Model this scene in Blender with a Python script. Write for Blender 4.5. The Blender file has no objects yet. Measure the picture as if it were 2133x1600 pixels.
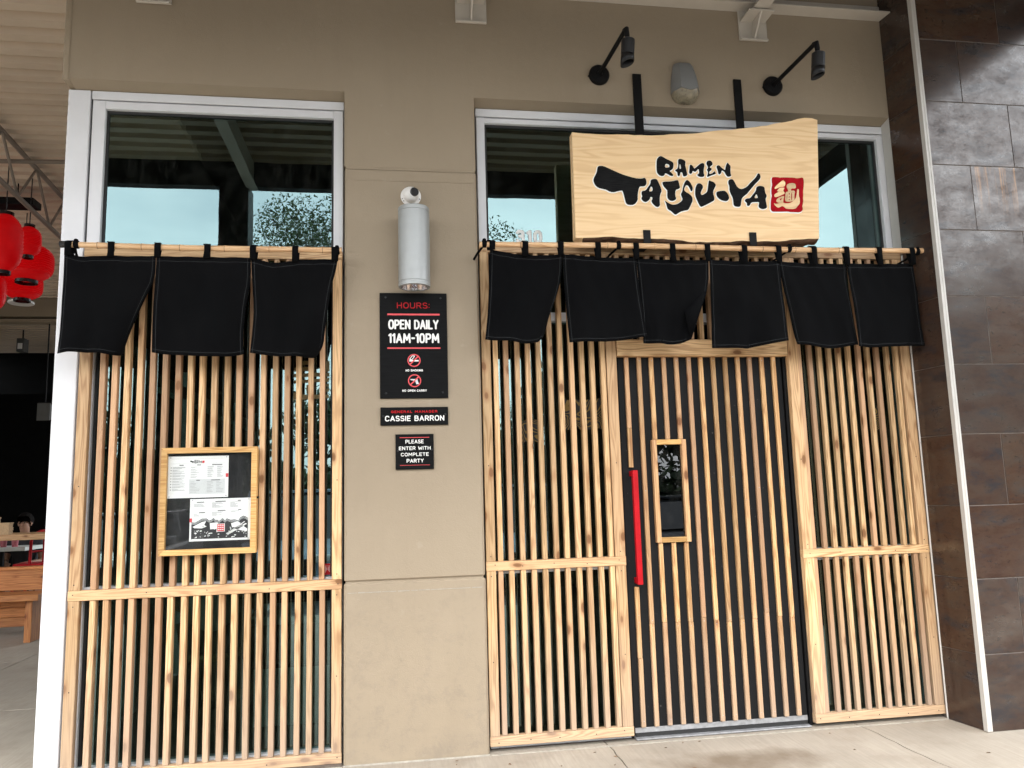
import bpy, bmesh, math, random
from mathutils import Vector, Matrix
random.seed(7)
SC = bpy.context.scene
COL = SC.collection

# ------------------------------------------------------------------ camera, sky, sun, exposure
cam_d = bpy.data.cameras.new('camera')
cam_d.sensor_width = 36.0
cam_d.lens = 36.0 * 1618.75 / 2133.0
cam_d.clip_start = 0.05
cam_d.clip_end = 600.0
cam = bpy.data.objects.new('camera', cam_d)
COL.objects.link(cam)
RT = ((0.98863879, -0.14766329, -0.02808746), (0.00732938, -0.1392818, 0.99022566), (0.15013205, 0.97918136, 0.13661711))
M = Matrix.Identity(4)
for i in range(3):
    M[i][0] = RT[0][i]; M[i][1] = RT[1][i]; M[i][2] = -RT[2][i]
M[0][3], M[1][3], M[2][3] = 0.0, -4.5, 1.44
cam.matrix_world = M
SC.camera = cam

SUN_EL, SUN_AZ = math.radians(50), math.radians(-18)     # azimuth measured from -Y towards +X
w = bpy.data.worlds.new('World'); SC.world = w
w.use_nodes = True
nt = w.node_tree; nt.nodes.clear()
def N_(tree, typ, **kw):
    n = tree.nodes.new(typ)
    for k, v in kw.items():
        setattr(n, k, v)
    return n
sky = N_(nt, 'ShaderNodeTexSky', sky_type='NISHITA', sun_disc=False)
sky.sun_elevation = SUN_EL
sky.sun_rotation = math.radians(180) - SUN_AZ
sky.air_density = 1.2; sky.dust_density = 3.0; sky.ozone_density = 1.0
tc = N_(nt, 'ShaderNodeTexCoord')
mp = N_(nt, 'ShaderNodeMapping'); mp.inputs['Scale'].default_value = (1.0, 1.0, 2.4)
nz = N_(nt, 'ShaderNodeTexNoise'); nz.inputs['Scale'].default_value = 2.6; nz.inputs['Detail'].default_value = 5.0; nz.inputs['Roughness'].default_value = 0.55
rp = N_(nt, 'ShaderNodeValToRGB')
rp.color_ramp.elements[0].position = 0.3; rp.color_ramp.elements[0].color = (6.0, 6.4, 6.9, 1)
rp.color_ramp.elements[1].position = 0.72; rp.color_ramp.elements[1].color = (12.8, 12.6, 12.4, 1)
mx = N_(nt, 'ShaderNodeMix', data_type='RGBA'); mx.inputs[0].default_value = 0.82
bg = N_(nt, 'ShaderNodeBackground'); bg.inputs['Strength'].default_value = 0.1
wo = N_(nt, 'ShaderNodeOutputWorld')
nt.links.new(tc.outputs['Generated'], mp.inputs['Vector']); nt.links.new(mp.outputs[0], nz.inputs['Vector'])
nt.links.new(nz.outputs['Fac'], rp.inputs[0]); nt.links.new(sky.outputs[0], mx.inputs[6]); nt.links.new(rp.outputs[0], mx.inputs[7])
nt.links.new(mx.outputs[2], bg.inputs['Color']); nt.links.new(bg.outputs[0], wo.inputs['Surface'])

sun_d = bpy.data.lights.new('sun', 'SUN'); sun_d.energy = 0.62; sun_d.angle = math.radians(24); sun_d.color = (1.0, 0.96, 0.9)
sun = bpy.data.objects.new('sun', sun_d); COL.objects.link(sun)
sdir = Vector((math.sin(SUN_AZ) * math.cos(SUN_EL), -math.cos(SUN_AZ) * math.cos(SUN_EL), math.sin(SUN_EL)))
sun.rotation_euler = sdir.to_track_quat('Z', 'Y').to_euler(); sun.location = (0, -30, 30)

SC.view_settings.view_transform = 'Standard'; SC.view_settings.look = 'None'
SC.view_settings.gamma = 1.0; SC.view_settings.use_curve_mapping = False
SC.view_settings.exposure = 2.52
SC.render.engine = 'CYCLES'
SC.cycles.use_denoising = True
SC.cycles.max_bounces = 8; SC.cycles.diffuse_bounces = 4; SC.cycles.glossy_bounces = 4; SC.cycles.transparent_max_bounces = 12
SC.cycles.sample_clamp_indirect = 12.0
SC.render.film_transparent = False

# ------------------------------------------------------------------ mesh helpers
class MB:
    def __init__(s): s.v = []; s.f = []; s.m = []; s.mi = 0
    def add(s, vs, fs):
        o = len(s.v); s.v += [tuple(p) for p in vs]
        for f in fs:
            s.f.append(tuple(i + o for i in f)); s.m.append(s.mi)
    def box(s, x0, x1, y0, y1, z0, z1):
        vs = [(x0,y0,z0),(x1,y0,z0),(x1,y1,z0),(x0,y1,z0),(x0,y0,z1),(x1,y0,z1),(x1,y1,z1),(x0,y1,z1)]
        s.add(vs, [(0,3,2,1),(4,5,6,7),(0,1,5,4),(1,2,6,5),(2,3,7,6),(3,0,4,7)])
        return s
    def cbox(s, x0, x1, y0, y1, z0, z1, c, axis='z'):
        """box whose four edges along the axis are chamfered by c"""
        if axis == 'z': a0,a1,b0,b1,l0,l1 = x0,x1,y0,y1,z0,z1; P = lambda a,b,l: (a,b,l)
        elif axis == 'x': a0,a1,b0,b1,l0,l1 = y0,y1,z0,z1,x0,x1; P = lambda a,b,l: (l,a,b)
        else: a0,a1,b0,b1,l0,l1 = z0,z1,x0,x1,y0,y1; P = lambda a,b,l: (b,l,a)
        ring = [(a0+c,b0),(a1-c,b0),(a1,b0+c),(a1,b1-c),(a1-c,b1),(a0+c,b1),(a0,b1-c),(a0,b0+c)]
        d = c * 0.6
        def rr(k): return [(min(max(a,a0+k),a1-k), min(max(b,b0+k),b1-k)) for a,b in ring]
        vs = [P(a,b,l0) for a,b in rr(d)] + [P(a,b,l0+d) for a,b in ring] + [P(a,b,l1-d) for a,b in ring] + [P(a,b,l1) for a,b in rr(d)]
        fs = [tuple(reversed(range(8)))]
        for r in range(3):
            for i in range(8):
                j = (i+1) % 8
                fs.append((r*8+i, r*8+j, r*8+8+j, r*8+8+i))
        fs.append(tuple(range(24, 32)))
        s.add(vs, fs); return s
    def prism(s, pts, fn):
        """closed 2-D outline swept between two planes: fn(a,b,k) -> 3-D point, k in (0,1)"""
        n = len(pts)
        vs = [fn(a,b,0) for a,b in pts] + [fn(a,b,1) for a,b in pts]
        s.add(vs, [tuple(reversed(range(n))), tuple(range(n,2*n))] + [(i,(i+1)%n,n+(i+1)%n,n+i) for i in range(n)]); return s
    def tube(s, pts, r, n=10, cap=True):
        pts = [Vector(p) for p in pts]; rs = r if isinstance(r, (list, tuple)) else [r]*len(pts)
        vs = []; ref = None
        for i, p in enumerate(pts):
            t = (pts[min(i+1,len(pts)-1)] - pts[max(i-1,0)]).normalized()
            if ref is None:
                ref = Vector((0,0,1)) if abs(t.z) < 0.9 else Vector((1,0,0))
            u = (ref - t*ref.dot(t)).normalized(); ref = u; v = t.cross(u)
            for k in range(n):
                a = 2*math.pi*k/n
                vs.append(p + (u*math.cos(a) + v*math.sin(a))*rs[i])
        fs = []
        for i in range(len(pts)-1):
            for k in range(n):
                fs.append((i*n+k, i*n+(k+1)%n, (i+1)*n+(k+1)%n, (i+1)*n+k))
        if cap:
            fs.append(tuple(reversed(range(n)))); fs.append(tuple(range((len(pts)-1)*n, len(pts)*n)))
        s.add(vs, fs); return s
    def lathe(s, prof, origin, axis='z', n=24, cap=True):
        """prof: (radius, height) pairs turned about the axis through origin"""
        ox,oy,oz = origin; vs = []
        for r,h in prof:
            for k in range(n):
                a = 2*math.pi*k/n; c,d = r*math.cos(a), r*math.sin(a)
                vs.append((ox+c,oy+d,oz+h) if axis=='z' else (ox+c,oy+h,oz-d) if axis=='y' else (ox+h,oy+c,oz+d))
        fs = []
        m = len(prof)
        for i in range(m-1):
            for k in range(n):
                fs.append((i*n+k, i*n+(k+1)%n, (i+1)*n+(k+1)%n, (i+1)*n+k))
        if cap:
            fs.append(tuple(reversed(range(n)))); fs.append(tuple(range((m-1)*n, m*n)))
        s.add(vs, fs); return s
    def mesh(s, name, mats, smooth=None):
        me = bpy.data.meshes.new(name); me.from_pydata(s.v, [], s.f)
        for m in (mats if isinstance(mats, (list,tuple)) else [mats]): me.materials.append(m)
        if len(set(s.m)) > 1: me.polygons.foreach_set('material_index', s.m)
        if smooth is not None:
            me.shade_smooth()
            me.set_sharp_from_angle(angle=math.radians(smooth))
        me.update(); return me

WLOC = {}
def link(name, me, parent=None, at=(0,0,0), label=None, kind=None):
    o = bpy.data.objects.new(name, me); COL.objects.link(o)
    p = WLOC[parent.name] if parent is not None else Vector((0,0,0))
    if parent is not None: o.parent = parent
    o.location = Vector(at) - p; WLOC[o.name] = Vector(at)
    if label: o['label'] = label
    if kind: o['kind'] = kind
    return o
def thing(name, label, cat, loc, group=None):
    o = bpy.data.objects.new(name, None); COL.objects.link(o); o.empty_display_size = 0.05
    o.location = loc; WLOC[o.name] = Vector(loc); o['label'] = label; o['category'] = cat
    if group: o['group'] = group
    return o
def tag(o, label, cat, group=None):
    o['label'] = label; o['category'] = cat
    if group: o['group'] = group
    return o
def part(name, mb, mat, parent, smooth=None, at=(0,0,0), label=None, kind=None):
    return link(name, mb.mesh(name, mat, smooth), parent, at, label, kind)
def struct(name, mb, mat, smooth=None):
    return link(name, mb.mesh(name, mat, smooth), kind='structure')
def copy_tree(src, loc, label, group=None):
    """a thing with copies of its parts and sub-parts; meshes are shared"""
    r = src.copy(); COL.objects.link(r); r.location = loc; r['label'] = label
    if group: r['group'] = group
    for ch in src.children:
        c = ch.copy(); COL.objects.link(c); c.parent = r
        for g in ch.children:
            d = g.copy(); COL.objects.link(d); d.parent = c
    return r

def curve_mesh(name, outlines, y, depth, mat, smooth_iter=1):
    """outlines [(x,z) ring, holes] filled and given depth, facing -Y, front face at y"""
    cu = bpy.data.curves.new(name + '_c', 'CURVE'); cu.dimensions = '2D'; cu.fill_mode = 'BOTH'; cu.extrude = depth/2
    for ring in outlines:
        pts = ring
        for _ in range(smooth_iter):
            q = []
            for i in range(len(pts)):
                a, b = pts[i], pts[(i+1) % len(pts)]
                q += [(a[0]*.75+b[0]*.25, a[1]*.75+b[1]*.25), (a[0]*.25+b[0]*.75, a[1]*.25+b[1]*.75)]
            pts = q
        sp = cu.splines.new('POLY'); sp.points.add(len(pts)-1); sp.use_cyclic_u = True
        for i, (a, b) in enumerate(pts): sp.points[i].co = (a, b, 0, 1)
    return _curve_to_mesh(name, cu, y + depth/2, mat)
def _curve_to_mesh(name, cu, yc, mat):
    ob = bpy.data.objects.new(name + '_tmp', cu); COL.objects.link(ob)
    dg = bpy.context.evaluated_depsgraph_get()
    me = bpy.data.meshes.new_from_object(ob.evaluated_get(dg))
    bpy.data.objects.remove(ob); bpy.data.curves.remove(cu)
    for v in me.vertices:
        x, yy, zz = v.co; v.co = (x, yc - zz, yy)
    me.name = name; me.materials.clear(); me.materials.append(mat); me.update()
    return me
GLYPH = {
 'A': (.66, [[(0,0),(.33,1),(.66,0)],[(.12,.32),(.54,.32)]]), 'B': (.58, [[(0,0),(0,1),(.36,1),(.52,.9),(.52,.64),(.38,.54),(0,.54)],[(.38,.54),(.58,.42),(.58,.14),(.42,0),(0,0)]]),
 'C': (.60, [[(.58,.84),(.44,1),(.16,1),(0,.8),(0,.2),(.16,0),(.44,0),(.60,.16)]]), 'D': (.60, [[(0,0),(0,1),(.34,1),(.60,.76),(.60,.24),(.34,0),(0,0)]]),
 'E': (.50, [[(.50,1),(0,1),(0,0),(.50,0)],[(0,.52),(.42,.52)]]), 'G': (.62, [[(.58,.84),(.44,1),(.16,1),(0,.8),(0,.2),(.16,0),(.46,0),(.62,.16),(.62,.46),(.34,.46)]]),
 'H': (.58, [[(0,0),(0,1)],[(.58,0),(.58,1)],[(0,.5),(.58,.5)]]), 'I': (.02, [[(0,0),(0,1)]]), 'K': (.58, [[(0,0),(0,1)],[(.55,1),(0,.42)],[(.20,.62),(.58,0)]]),
 'L': (.48, [[(0,1),(0,0),(.48,0)]]), 'M': (.78, [[(0,0),(.06,1),(.39,.30),(.72,1),(.78,0)]]), 'N': (.60, [[(0,0),(0,1),(.60,0),(.60,1)]]),
 'O': (.64, [[(.20,0),(.05,.14),(0,.4),(0,.6),(.05,.86),(.20,1),(.44,1),(.59,.86),(.64,.6),(.64,.4),(.59,.14),(.44,0),(.20,0)]]), 'P': (.55, [[(0,0),(0,1),(.38,1),(.55,.86),(.55,.58),(.38,.44),(0,.44)]]),
 'R': (.58, [[(0,0),(0,1),(.38,1),(.55,.86),(.55,.60),(.38,.48),(0,.48)],[(.30,.48),(.58,0)]]), 'S': (.54, [[(.50,.86),(.38,1),(.14,1),(.01,.86),(.01,.66),(.12,.55),(.42,.46),(.54,.34),(.54,.14),(.40,0),(.14,0),(0,.14)]]),
 'T': (.58, [[(0,1),(.58,1)],[(.29,1),(.29,0)]]), 'U': (.60, [[(0,1),(0,.2),(.14,0),(.46,0),(.60,.2),(.60,1)]]), 'W': (.86, [[(0,1),(.18,0),(.43,.72),(.68,0),(.86,1)]]), 'Y': (.62, [[(0,1),(.31,.48),(.62,1)],[(.31,.48),(.31,0)]]),
 '1': (.20, [[(0,.84),(.20,1),(.20,0)]]), '0': (.54, [[(.16,0),(.03,.16),(0,.5),(.03,.84),(.16,1),(.38,1),(.51,.84),(.54,.5),(.51,.16),(.38,0),(.16,0)]]),
 '3': (.52, [[(.02,.88),(.14,1),(.40,1),(.50,.88),(.50,.66),(.38,.54),(.20,.54)],[(.38,.54),(.52,.42),(.52,.14),(.38,0),(.14,0),(0,.14)]]), '-': (.28, [[(0,.5),(.28,.5)]]), ':': (.02, [[(0,.72),(0,.75)],[(0,.12),(0,.15)]]), ' ': (.22, [])}
def text_mesh(s, x0, x1, z0, z1, y, depth, mat, stroke=0.15, gap=0.27):
    """hand-painted lettering: every stroke a low rounded ridge of paint on the board at y"""
    adv, segs = 0.0, []
    for c in s:
        w_, st = GLYPH[c]
        for ln in st:
            for a, b_ in zip(ln, ln[1:]): segs.append(((adv+a[0], a[1]), (adv+b_[0], b_[1])))
        adv += w_ + gap
    W0 = adv - gap; H = z1 - z0; r = H*stroke/2; kx = (x1-x0-2*r)/W0; kz = H - 2*r
    mb = MB()
    for a, b_ in segs:
        A = Vector((x0+r+a[0]*kx, 0, z0+r+a[1]*kz)); B = Vector((x0+r+b_[0]*kx, 0, z0+r+b_[1]*kz)); d = (B-A).normalized()
        mb.tube([A-d*r*.85, A-d*r*.5, A, B, B+d*r*.5, B+d*r*.85], [r*.45, r*.84, r, r, r*.84, r*.45], 8)
    me = mb.mesh('lettering', mat, 60)
    for v in me.vertices: v.co.y = y + depth*.5 + v.co.y/r*depth*.5
    me.update(); return me
def grow(ring, d):
    """ring pushed outwards by d (rough offset)"""
    n = len(ring); area = sum(ring[i][0]*ring[(i+1)%n][1]-ring[(i+1)%n][0]*ring[i][1] for i in range(n))
    sgn = 1 if area > 0 else -1; out = []
    for i in range(n):
        a, b, c = ring[i-1], ring[i], ring[(i+1)%n]
        e1 = Vector((b[0]-a[0], b[1]-a[1])); e2 = Vector((c[0]-b[0], c[1]-b[1]))
        if e1.length < 1e-6 or e2.length < 1e-6: out.append(b); continue
        e1.normalize(); e2.normalize()
        nn = Vector((e1.y+e2.y, -(e1.x+e2.x)))
        if nn.length < 1e-3: out.append(b); continue
        nn.normalize(); k = d*sgn/max(0.6, nn.dot(Vector((e1.y,-e1.x))))
        out.append((b[0]+nn.x*k, b[1]+nn.y*k))
    return out

# ------------------------------------------------------------------ materials
def new_mat(name):
    m = bpy.data.materials.new(name); m.use_nodes = True; t = m.node_tree; t.nodes.clear()
    out = N_(t, 'ShaderNodeOutputMaterial'); b = N_(t, 'ShaderNodeBsdfPrincipled')
    t.links.new(b.outputs[0], out.inputs['Surface']); return m, t, b
def noise(t, vec, scale, detail=4.0, rough=0.55, dist=0.0):
    n = N_(t, 'ShaderNodeTexNoise'); n.inputs['Scale'].default_value = scale; n.inputs['Detail'].default_value = detail
    n.inputs['Roughness'].default_value = rough; n.inputs['Distortion'].default_value = dist
    if vec is not None: t.links.new(vec, n.inputs['Vector'])
    return n.outputs['Fac']
def ramp(t, fac, stops):
    r = N_(t, 'ShaderNodeValToRGB'); e = r.color_ramp.elements
    while len(e) < len(stops): e.new(0.5)
    for i, (p, c) in enumerate(stops):
        e[i].position = p; e[i].color = (c, c, c, 1) if not isinstance(c, (tuple, list)) else (*c, 1)
    t.links.new(fac, r.inputs[0]); return r.outputs[0]
def mixc(t, fac, a, b, blend='MIX'):
    m = N_(t, 'ShaderNodeMix', data_type='RGBA', blend_type=blend)
    for sock, v in ((m.inputs[0], fac), (m.inputs[6], a), (m.inputs[7], b)):
        if isinstance(v, bpy.types.NodeSocket): t.links.new(v, sock)
        elif isinstance(v, (int, float)): sock.default_value = v
        else: sock.default_value = (*v, 1)
    return m.outputs[2]
def math_(t, op, a, b=0.0, clamp=False):
    m = N_(t, 'ShaderNodeMath', operation=op); m.use_clamp = clamp
    for sock, v in ((m.inputs[0], a), (m.inputs[1], b)):
        if isinstance(v, bpy.types.NodeSocket): t.links.new(v, sock)
        else: sock.default_value = v
    return m.outputs[0]
def mapped(t, vec, scale, loc=(0,0,0)):
    m = N_(t, 'ShaderNodeMapping'); m.inputs['Scale'].default_value = scale; m.inputs['Location'].default_value = loc
    t.links.new(vec, m.inputs['Vector']); return m.outputs[0]
def bump(t, b, h, strength=0.2, dist=0.01):
    n = N_(t, 'ShaderNodeBump'); n.inputs['Strength'].default_value = strength; n.inputs['Distance'].default_value = dist
    t.links.new(h, n.inputs['Height']); t.links.new(n.outputs[0], b.inputs['Normal'])
def plain(name, col, rough=0.5, metal=0.0, spec=0.5, vary=0.08, nscale=6.0, bmp=0.05):
    m, t, b = new_mat(name); g = N_(t, 'ShaderNodeNewGeometry').outputs['Position']
    f = noise(t, g, nscale, 5.0)
    lo = tuple(c*(1-vary) for c in col); hi = tuple(min(1, c*(1+vary)) for c in col)
    t.links.new(ramp(t, f, [(0.3, lo), (0.7, hi)]), b.inputs['Base Color'])
    r = ramp(t, noise(t, g, nscale*3.1, 4.0), [(0.3, max(0.02, rough-0.07)), (0.7, min(1, rough+0.07))]); t.links.new(r, b.inputs['Roughness'])
    b.inputs['Metallic'].default_value = metal; b.inputs['Specular IOR Level'].default_value = spec
    if bmp: bump(t, b, noise(t, g, nscale*12, 4.0), bmp, 0.004)
    return m
def rand_offset(t):
    oi = N_(t, 'ShaderNodeObjectInfo'); tcn = N_(t, 'ShaderNodeTexCoord')
    cx = N_(t, 'ShaderNodeCombineXYZ')
    t.links.new(math_(t, 'MULTIPLY', oi.outputs['Random'], 37.7), cx.inputs[0]); t.links.new(math_(t, 'MULTIPLY', oi.outputs['Random'], 91.3), cx.inputs[1]); t.links.new(math_(t, 'MULTIPLY', oi.outputs['Random'], 53.9), cx.inputs[2])
    va = N_(t, 'ShaderNodeVectorMath', operation='ADD'); t.links.new(tcn.outputs['Object'], va.inputs[0]); t.links.new(cx.outputs[0], va.inputs[1])
    return oi.outputs['Random'], va.outputs[0]
def wood(name, axis, light, mid, dark, knots=True, weather=0.0, rough=0.55, ring=1.0, pink=(0.43,0.25,0.145), pinkamt=0.8, rf=(26, 1.1), lines=55.0):
    m, t, b = new_mat(name); rnd, P = rand_offset(t)
    def sc(a, c): return {'x': (c, a, a), 'y': (a, c, a), 'z': (a, a, c)}[axis]
    warp = N_(t, 'ShaderNodeTexNoise'); warp.inputs['Scale'].default_value = 1.0; warp.inputs['Detail'].default_value = 2.0
    t.links.new(mapped(t, P, sc(7.0, 1.3)), warp.inputs['Vector'])
    wv = N_(t, 'ShaderNodeVectorMath', operation='SCALE'); t.links.new(warp.outputs['Color'], wv.inputs[0]); wv.inputs['Scale'].default_value = 0.055*ring
    wa = N_(t, 'ShaderNodeVectorMath', operation='ADD'); t.links.new(P, wa.inputs[0]); t.links.new(wv.outputs[0], wa.inputs[1])
    ringn = noise(t, mapped(t, wa.outputs[0], sc(*rf)), 1.0, 1.6, 0.5)
    rings = math_(t, 'ADD', math_(t, 'MULTIPLY', math_(t, 'SINE', math_(t, 'MULTIPLY', ringn, lines)), 0.30), 0.5)
    rings = math_(t, 'ADD', math_(t, 'MULTIPLY', rings, 0.65), math_(t, 'MULTIPLY', noise(t, mapped(t, wa.outputs[0], sc(95, 1.2)), 1.0, 2.0, 0.5), 0.35))
    fine = noise(t, mapped(t, P, sc(330, 7.0)), 1.0, 3.0, 0.6)
    broad = noise(t, mapped(t, P, sc(9, 0.9)), 1.0, 3.0, 0.5)
    c = ramp(t, rings, [(0.34, light), (0.54, mid), (0.70, dark)])
    c = mixc(t, ramp(t, fine, [(0.38, 0.0), (0.72, 0.5)]), c, dark)
    c = mixc(t, ramp(t, broad, [(0.38, 0.0), (0.72, 0.55)]), c, mid)
    rv = math_(t, 'FRACT', math_(t, 'MULTIPLY', rnd, 7.31))
    c = mixc(t, math_(t, 'MULTIPLY', ramp(t, rv, [(0.25, 0.0), (0.85, 1.0)]), pinkamt), c, pink)
    hs = N_(t, 'ShaderNodeHueSaturation'); t.links.new(c, hs.inputs['Color'])
    rv2 = math_(t, 'FRACT', math_(t, 'MULTIPLY', rnd, 13.7))
    t.links.new(math_(t, 'ADD', math_(t, 'MULTIPLY', rv2, 0.52), 0.74), hs.inputs['Value']); hs.inputs['Saturation'].default_value = 1.0
    c = hs.outputs[0]
    if knots:
        vo = N_(t, 'ShaderNodeTexVoronoi', feature='F1'); vo.inputs['Scale'].default_value = 1.0
        t.links.new(mapped(t, wa.outputs[0], sc(9.5, 4.6)), vo.inputs['Vector'])
        k = ramp(t, vo.outputs['Distance'], [(0.06, 1.0), (0.11, 0.85), (0.14, 0.0)])
        c = mixc(t, k, c, tuple(x*0.22 for x in dark))
        halo = ramp(t, vo.outputs['Distance'], [(0.12, 0.6), (0.27, 0.0)])
        c = mixc(t, halo, c, (dark[0]*0.8, dark[1]*0.62, dark[2]*0.5))
    if weather > 0:
        g = N_(t, 'ShaderNodeNewGeometry'); sx = N_(t, 'ShaderNodeSeparateXYZ'); t.links.new(g.outputs['Position'], sx.inputs[0])
        hz = math_(t, 'ADD', sx.outputs['Z'], math_(t, 'MULTIPLY', noise(t, mapped(t, P, sc(14, 3)), 1.0, 3.0), 0.5))
        wm = ramp(t, hz, [(0.30, weather), (1.0, 0.0)])
        c = mixc(t, wm, c, (0.37, 0.285, 0.22))
    t.links.new(c, b.inputs['Base Color'])
    b.inputs['Roughness'].default_value = rough; b.inputs['Specular IOR Level'].default_value = 0.35
    bump(t, b, math_(t, 'ADD', math_(t, 'MULTIPLY', rings, 0.6), fine), 0.22, 0.002)
    return m
CED = ((0.69,0.475,0.262), (0.585,0.378,0.192), (0.35,0.198,0.09))
MAT = {}
MAT['slat'] = wood('cedar_upright', 'z', *CED, weather=0.75)
MAT['rail'] = wood('cedar_rail', 'x', *CED, weather=0.5, pinkamt=0.35, rf=(15, 0.9), lines=85.0)
MAT['stile'] = wood('cedar_stile', 'z', *CED, weather=0.6, pinkamt=0.3, rf=(13, 0.7), lines=95.0)
MAT['strip'] = wood('door_strip_wood', 'z', (0.60,0.385,0.19), (0.51,0.30,0.13), (0.33,0.165,0.068), weather=0.7)
MAT['menuframe'] = wood('honey_pine', 'x', (0.66,0.42,0.17), (0.58,0.34,0.115), (0.44,0.23,0.075), knots=False, pinkamt=0.0)
MAT['slab'] = wood('maple_slab', 'x', (0.80,0.585,0.34), (0.775,0.55,0.305), (0.68,0.455,0.24), knots=False, ring=2.2, pinkamt=0.0, rf=(9, 0.55), lines=60.0)
MAT['bench'] = wood('stained_bench_wood', 'x', (0.58,0.25,0.085), (0.48,0.19,0.06), (0.29,0.10,0.032), pinkamt=0.2, pink=(0.48,0.19,0.07))
MAT['benchz'] = wood('stained_post_wood', 'z', (0.58,0.25,0.085), (0.48,0.19,0.06), (0.29,0.10,0.032), pinkamt=0.2, pink=(0.48,0.19,0.07))
MAT['tabletop'] = wood('pale_table_wood', 'x', (0.55,0.36,0.19), (0.46,0.28,0.13), (0.3,0.16,0.07), pinkamt=0.1)
MAT['bamboo'] = wood('bamboo_skin', 'x', (0.66,0.46,0.27), (0.60,0.38,0.20), (0.42,0.24,0.12), knots=False, rough=0.35, pinkamt=0.2)
MAT['bark'] = plain('live_edge_bark', (0.10,0.05,0.025), 0.8, vary=0.5, nscale=22, bmp=0.6)
MAT['white_metal'] = plain('white_aluminium', (0.67,0.68,0.705), 0.38, 0.0, 0.5, 0.05, 3.0, 0.03)
MAT['trim'] = plain('pale_corner_trim', (0.50,0.485,0.455), 0.45, 0.0, 0.5, 0.06)
MAT['silver'] = plain('silver_painted_metal', (0.31,0.325,0.325), 0.42, 0.3, 0.5, 0.03, 14, 0.02)
MAT['chrome'] = plain('lamp_reflector', (0.75,0.68,0.64), 0.12, 1.0, 0.5, 0.03)
MAT['black_metal'] = plain('black_powder_coat', (0.006,0.006,0.0065), 0.5, 0.0, 0.12, 0.2)
MAT['dark_lamp'] = plain('charcoal_lamp_body', (0.012,0.0125,0.014), 0.38, 0.0, 0.3, 0.1)
MAT['black_plastic'] = plain('black_plastic', (0.012,0.012,0.013), 0.3)
MAT['white_plastic'] = plain('white_plastic', (0.75,0.74,0.72), 0.35, vary=0.03)
MAT['grey_light'] = plain('grey_fixture_plastic', (0.19,0.195,0.195), 0.45, vary=0.05)
MAT['lens'] = plain('cloudy_lens', (0.23,0.20,0.14), 0.3, vary=0.25, nscale=30)
MAT['red'] = plain('red_enamel', (0.42,0.004,0.010), 0.42, 0.0, 0.22, vary=0.12, nscale=20)
MAT['red_paint'] = plain('red_sign_paint', (0.34,0.004,0.010), 0.6, 0.0, 0.06, vary=0.15, nscale=30)
MAT['red_line'] = plain('red_sign_stroke', (0.66,0.06,0.07), 0.5, vary=0.05)
MAT['white_paint'] = plain('white_sign_paint', (0.82,0.82,0.80), 0.5, vary=0.03)
MAT['pale_grey_paint'] = plain('pale_grey_sign_paint', (0.58,0.60,0.63), 0.5, vary=0.03)
MAT['galv'] = plain('galvanised_kick_strip', (0.42,0.43,0.45), 0.4, 0.6, 0.5, 0.25, 25, 0.1)
MAT['jamb'] = plain('black_door_jamb', (0.006,0.006,0.0065), 0.55, 0.0, 0.12)
MAT['rubber'] = plain('black_sealant', (0.012,0.012,0.012), 0.6)
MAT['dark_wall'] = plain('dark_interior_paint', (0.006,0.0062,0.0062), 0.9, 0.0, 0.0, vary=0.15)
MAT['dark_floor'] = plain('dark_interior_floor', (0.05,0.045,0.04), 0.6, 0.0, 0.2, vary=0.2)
MAT['dark_steel'] = plain('dark_bronze_steel', (0.035,0.033,0.03), 0.5, 0.0, 0.2, vary=0.1)
MAT['dim_grey'] = plain('dim_grey_casing', (0.09,0.09,0.085), 0.6, 0.0, 0.2)
MAT['deck_darkened'] = plain('canopy_deck_darkened', (0.34,0.27,0.195), 0.5, vary=0.06, nscale=2.0, bmp=0.0)  # same deck paint, darkened over the shopfront to dim wall bounce and window reflection
MAT['deck'] = plain('steel_deck_lightened', (0.66,0.54,0.41), 0.5, vary=0.06, nscale=2.0, bmp=0.0)  # same deck paint, lightened so the patio ceiling looks better lit
MAT['joist_steel'] = plain('brown_joist_steel', (0.24,0.195,0.155), 0.5, 0.0, 0.3)
MAT['steel'] = plain('painted_steel', (0.50,0.46,0.40), 0.45, vary=0.05, nscale=8)
MAT['black_board'] = plain('black_menu_backing', (0.015,0.0155,0.0165), 0.55, 0.0, 0.15, vary=0.15)
MAT['paper'] = plain('white_paper', (0.80,0.80,0.79), 0.6, vary=0.02)
MAT['paper_tan'] = plain('kraft_paper_edge', (0.55,0.38,0.22), 0.8, vary=0.15, nscale=60)
MAT['ink'] = plain('black_ink', (0.02,0.02,0.022), 0.6)
MAT['ink_grey'] = plain('grey_ink', (0.30,0.30,0.31), 0.6)
MAT['tint_grey'] = plain('grey_print_panel', (0.62,0.63,0.63), 0.6, vary=0.02)
MAT['decal'] = plain('yellow_window_decal', (0.20,0.145,0.045), 0.5, vary=0.1)
MAT['skin'] = plain('skin', (0.30,0.16,0.10), 0.5, vary=0.08)
MAT['hair'] = plain('black_hair', (0.007,0.006,0.0055), 0.7, 0.0, 0.04, vary=0.3, nscale=60, bmp=0.4)
MAT['shirt'] = plain('pale_grey_tee', (0.42,0.47,0.46), 0.85, vary=0.06)
MAT['dark_cloth'] = plain('dark_clothing', (0.02,0.02,0.025), 0.85)
MAT['denim'] = plain('dark_denim', (0.03,0.04,0.07), 0.85)
MAT['eye'] = plain('dark_eye', (0.01,0.008,0.007), 0.1)
MAT['pale_sealant'] = plain('pale_sealant', (0.33,0.305,0.26), 0.8, vary=0.2, nscale=30)
MAT['tyre'] = plain('tyre_rubber', (0.018,0.018,0.018), 0.75)
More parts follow.
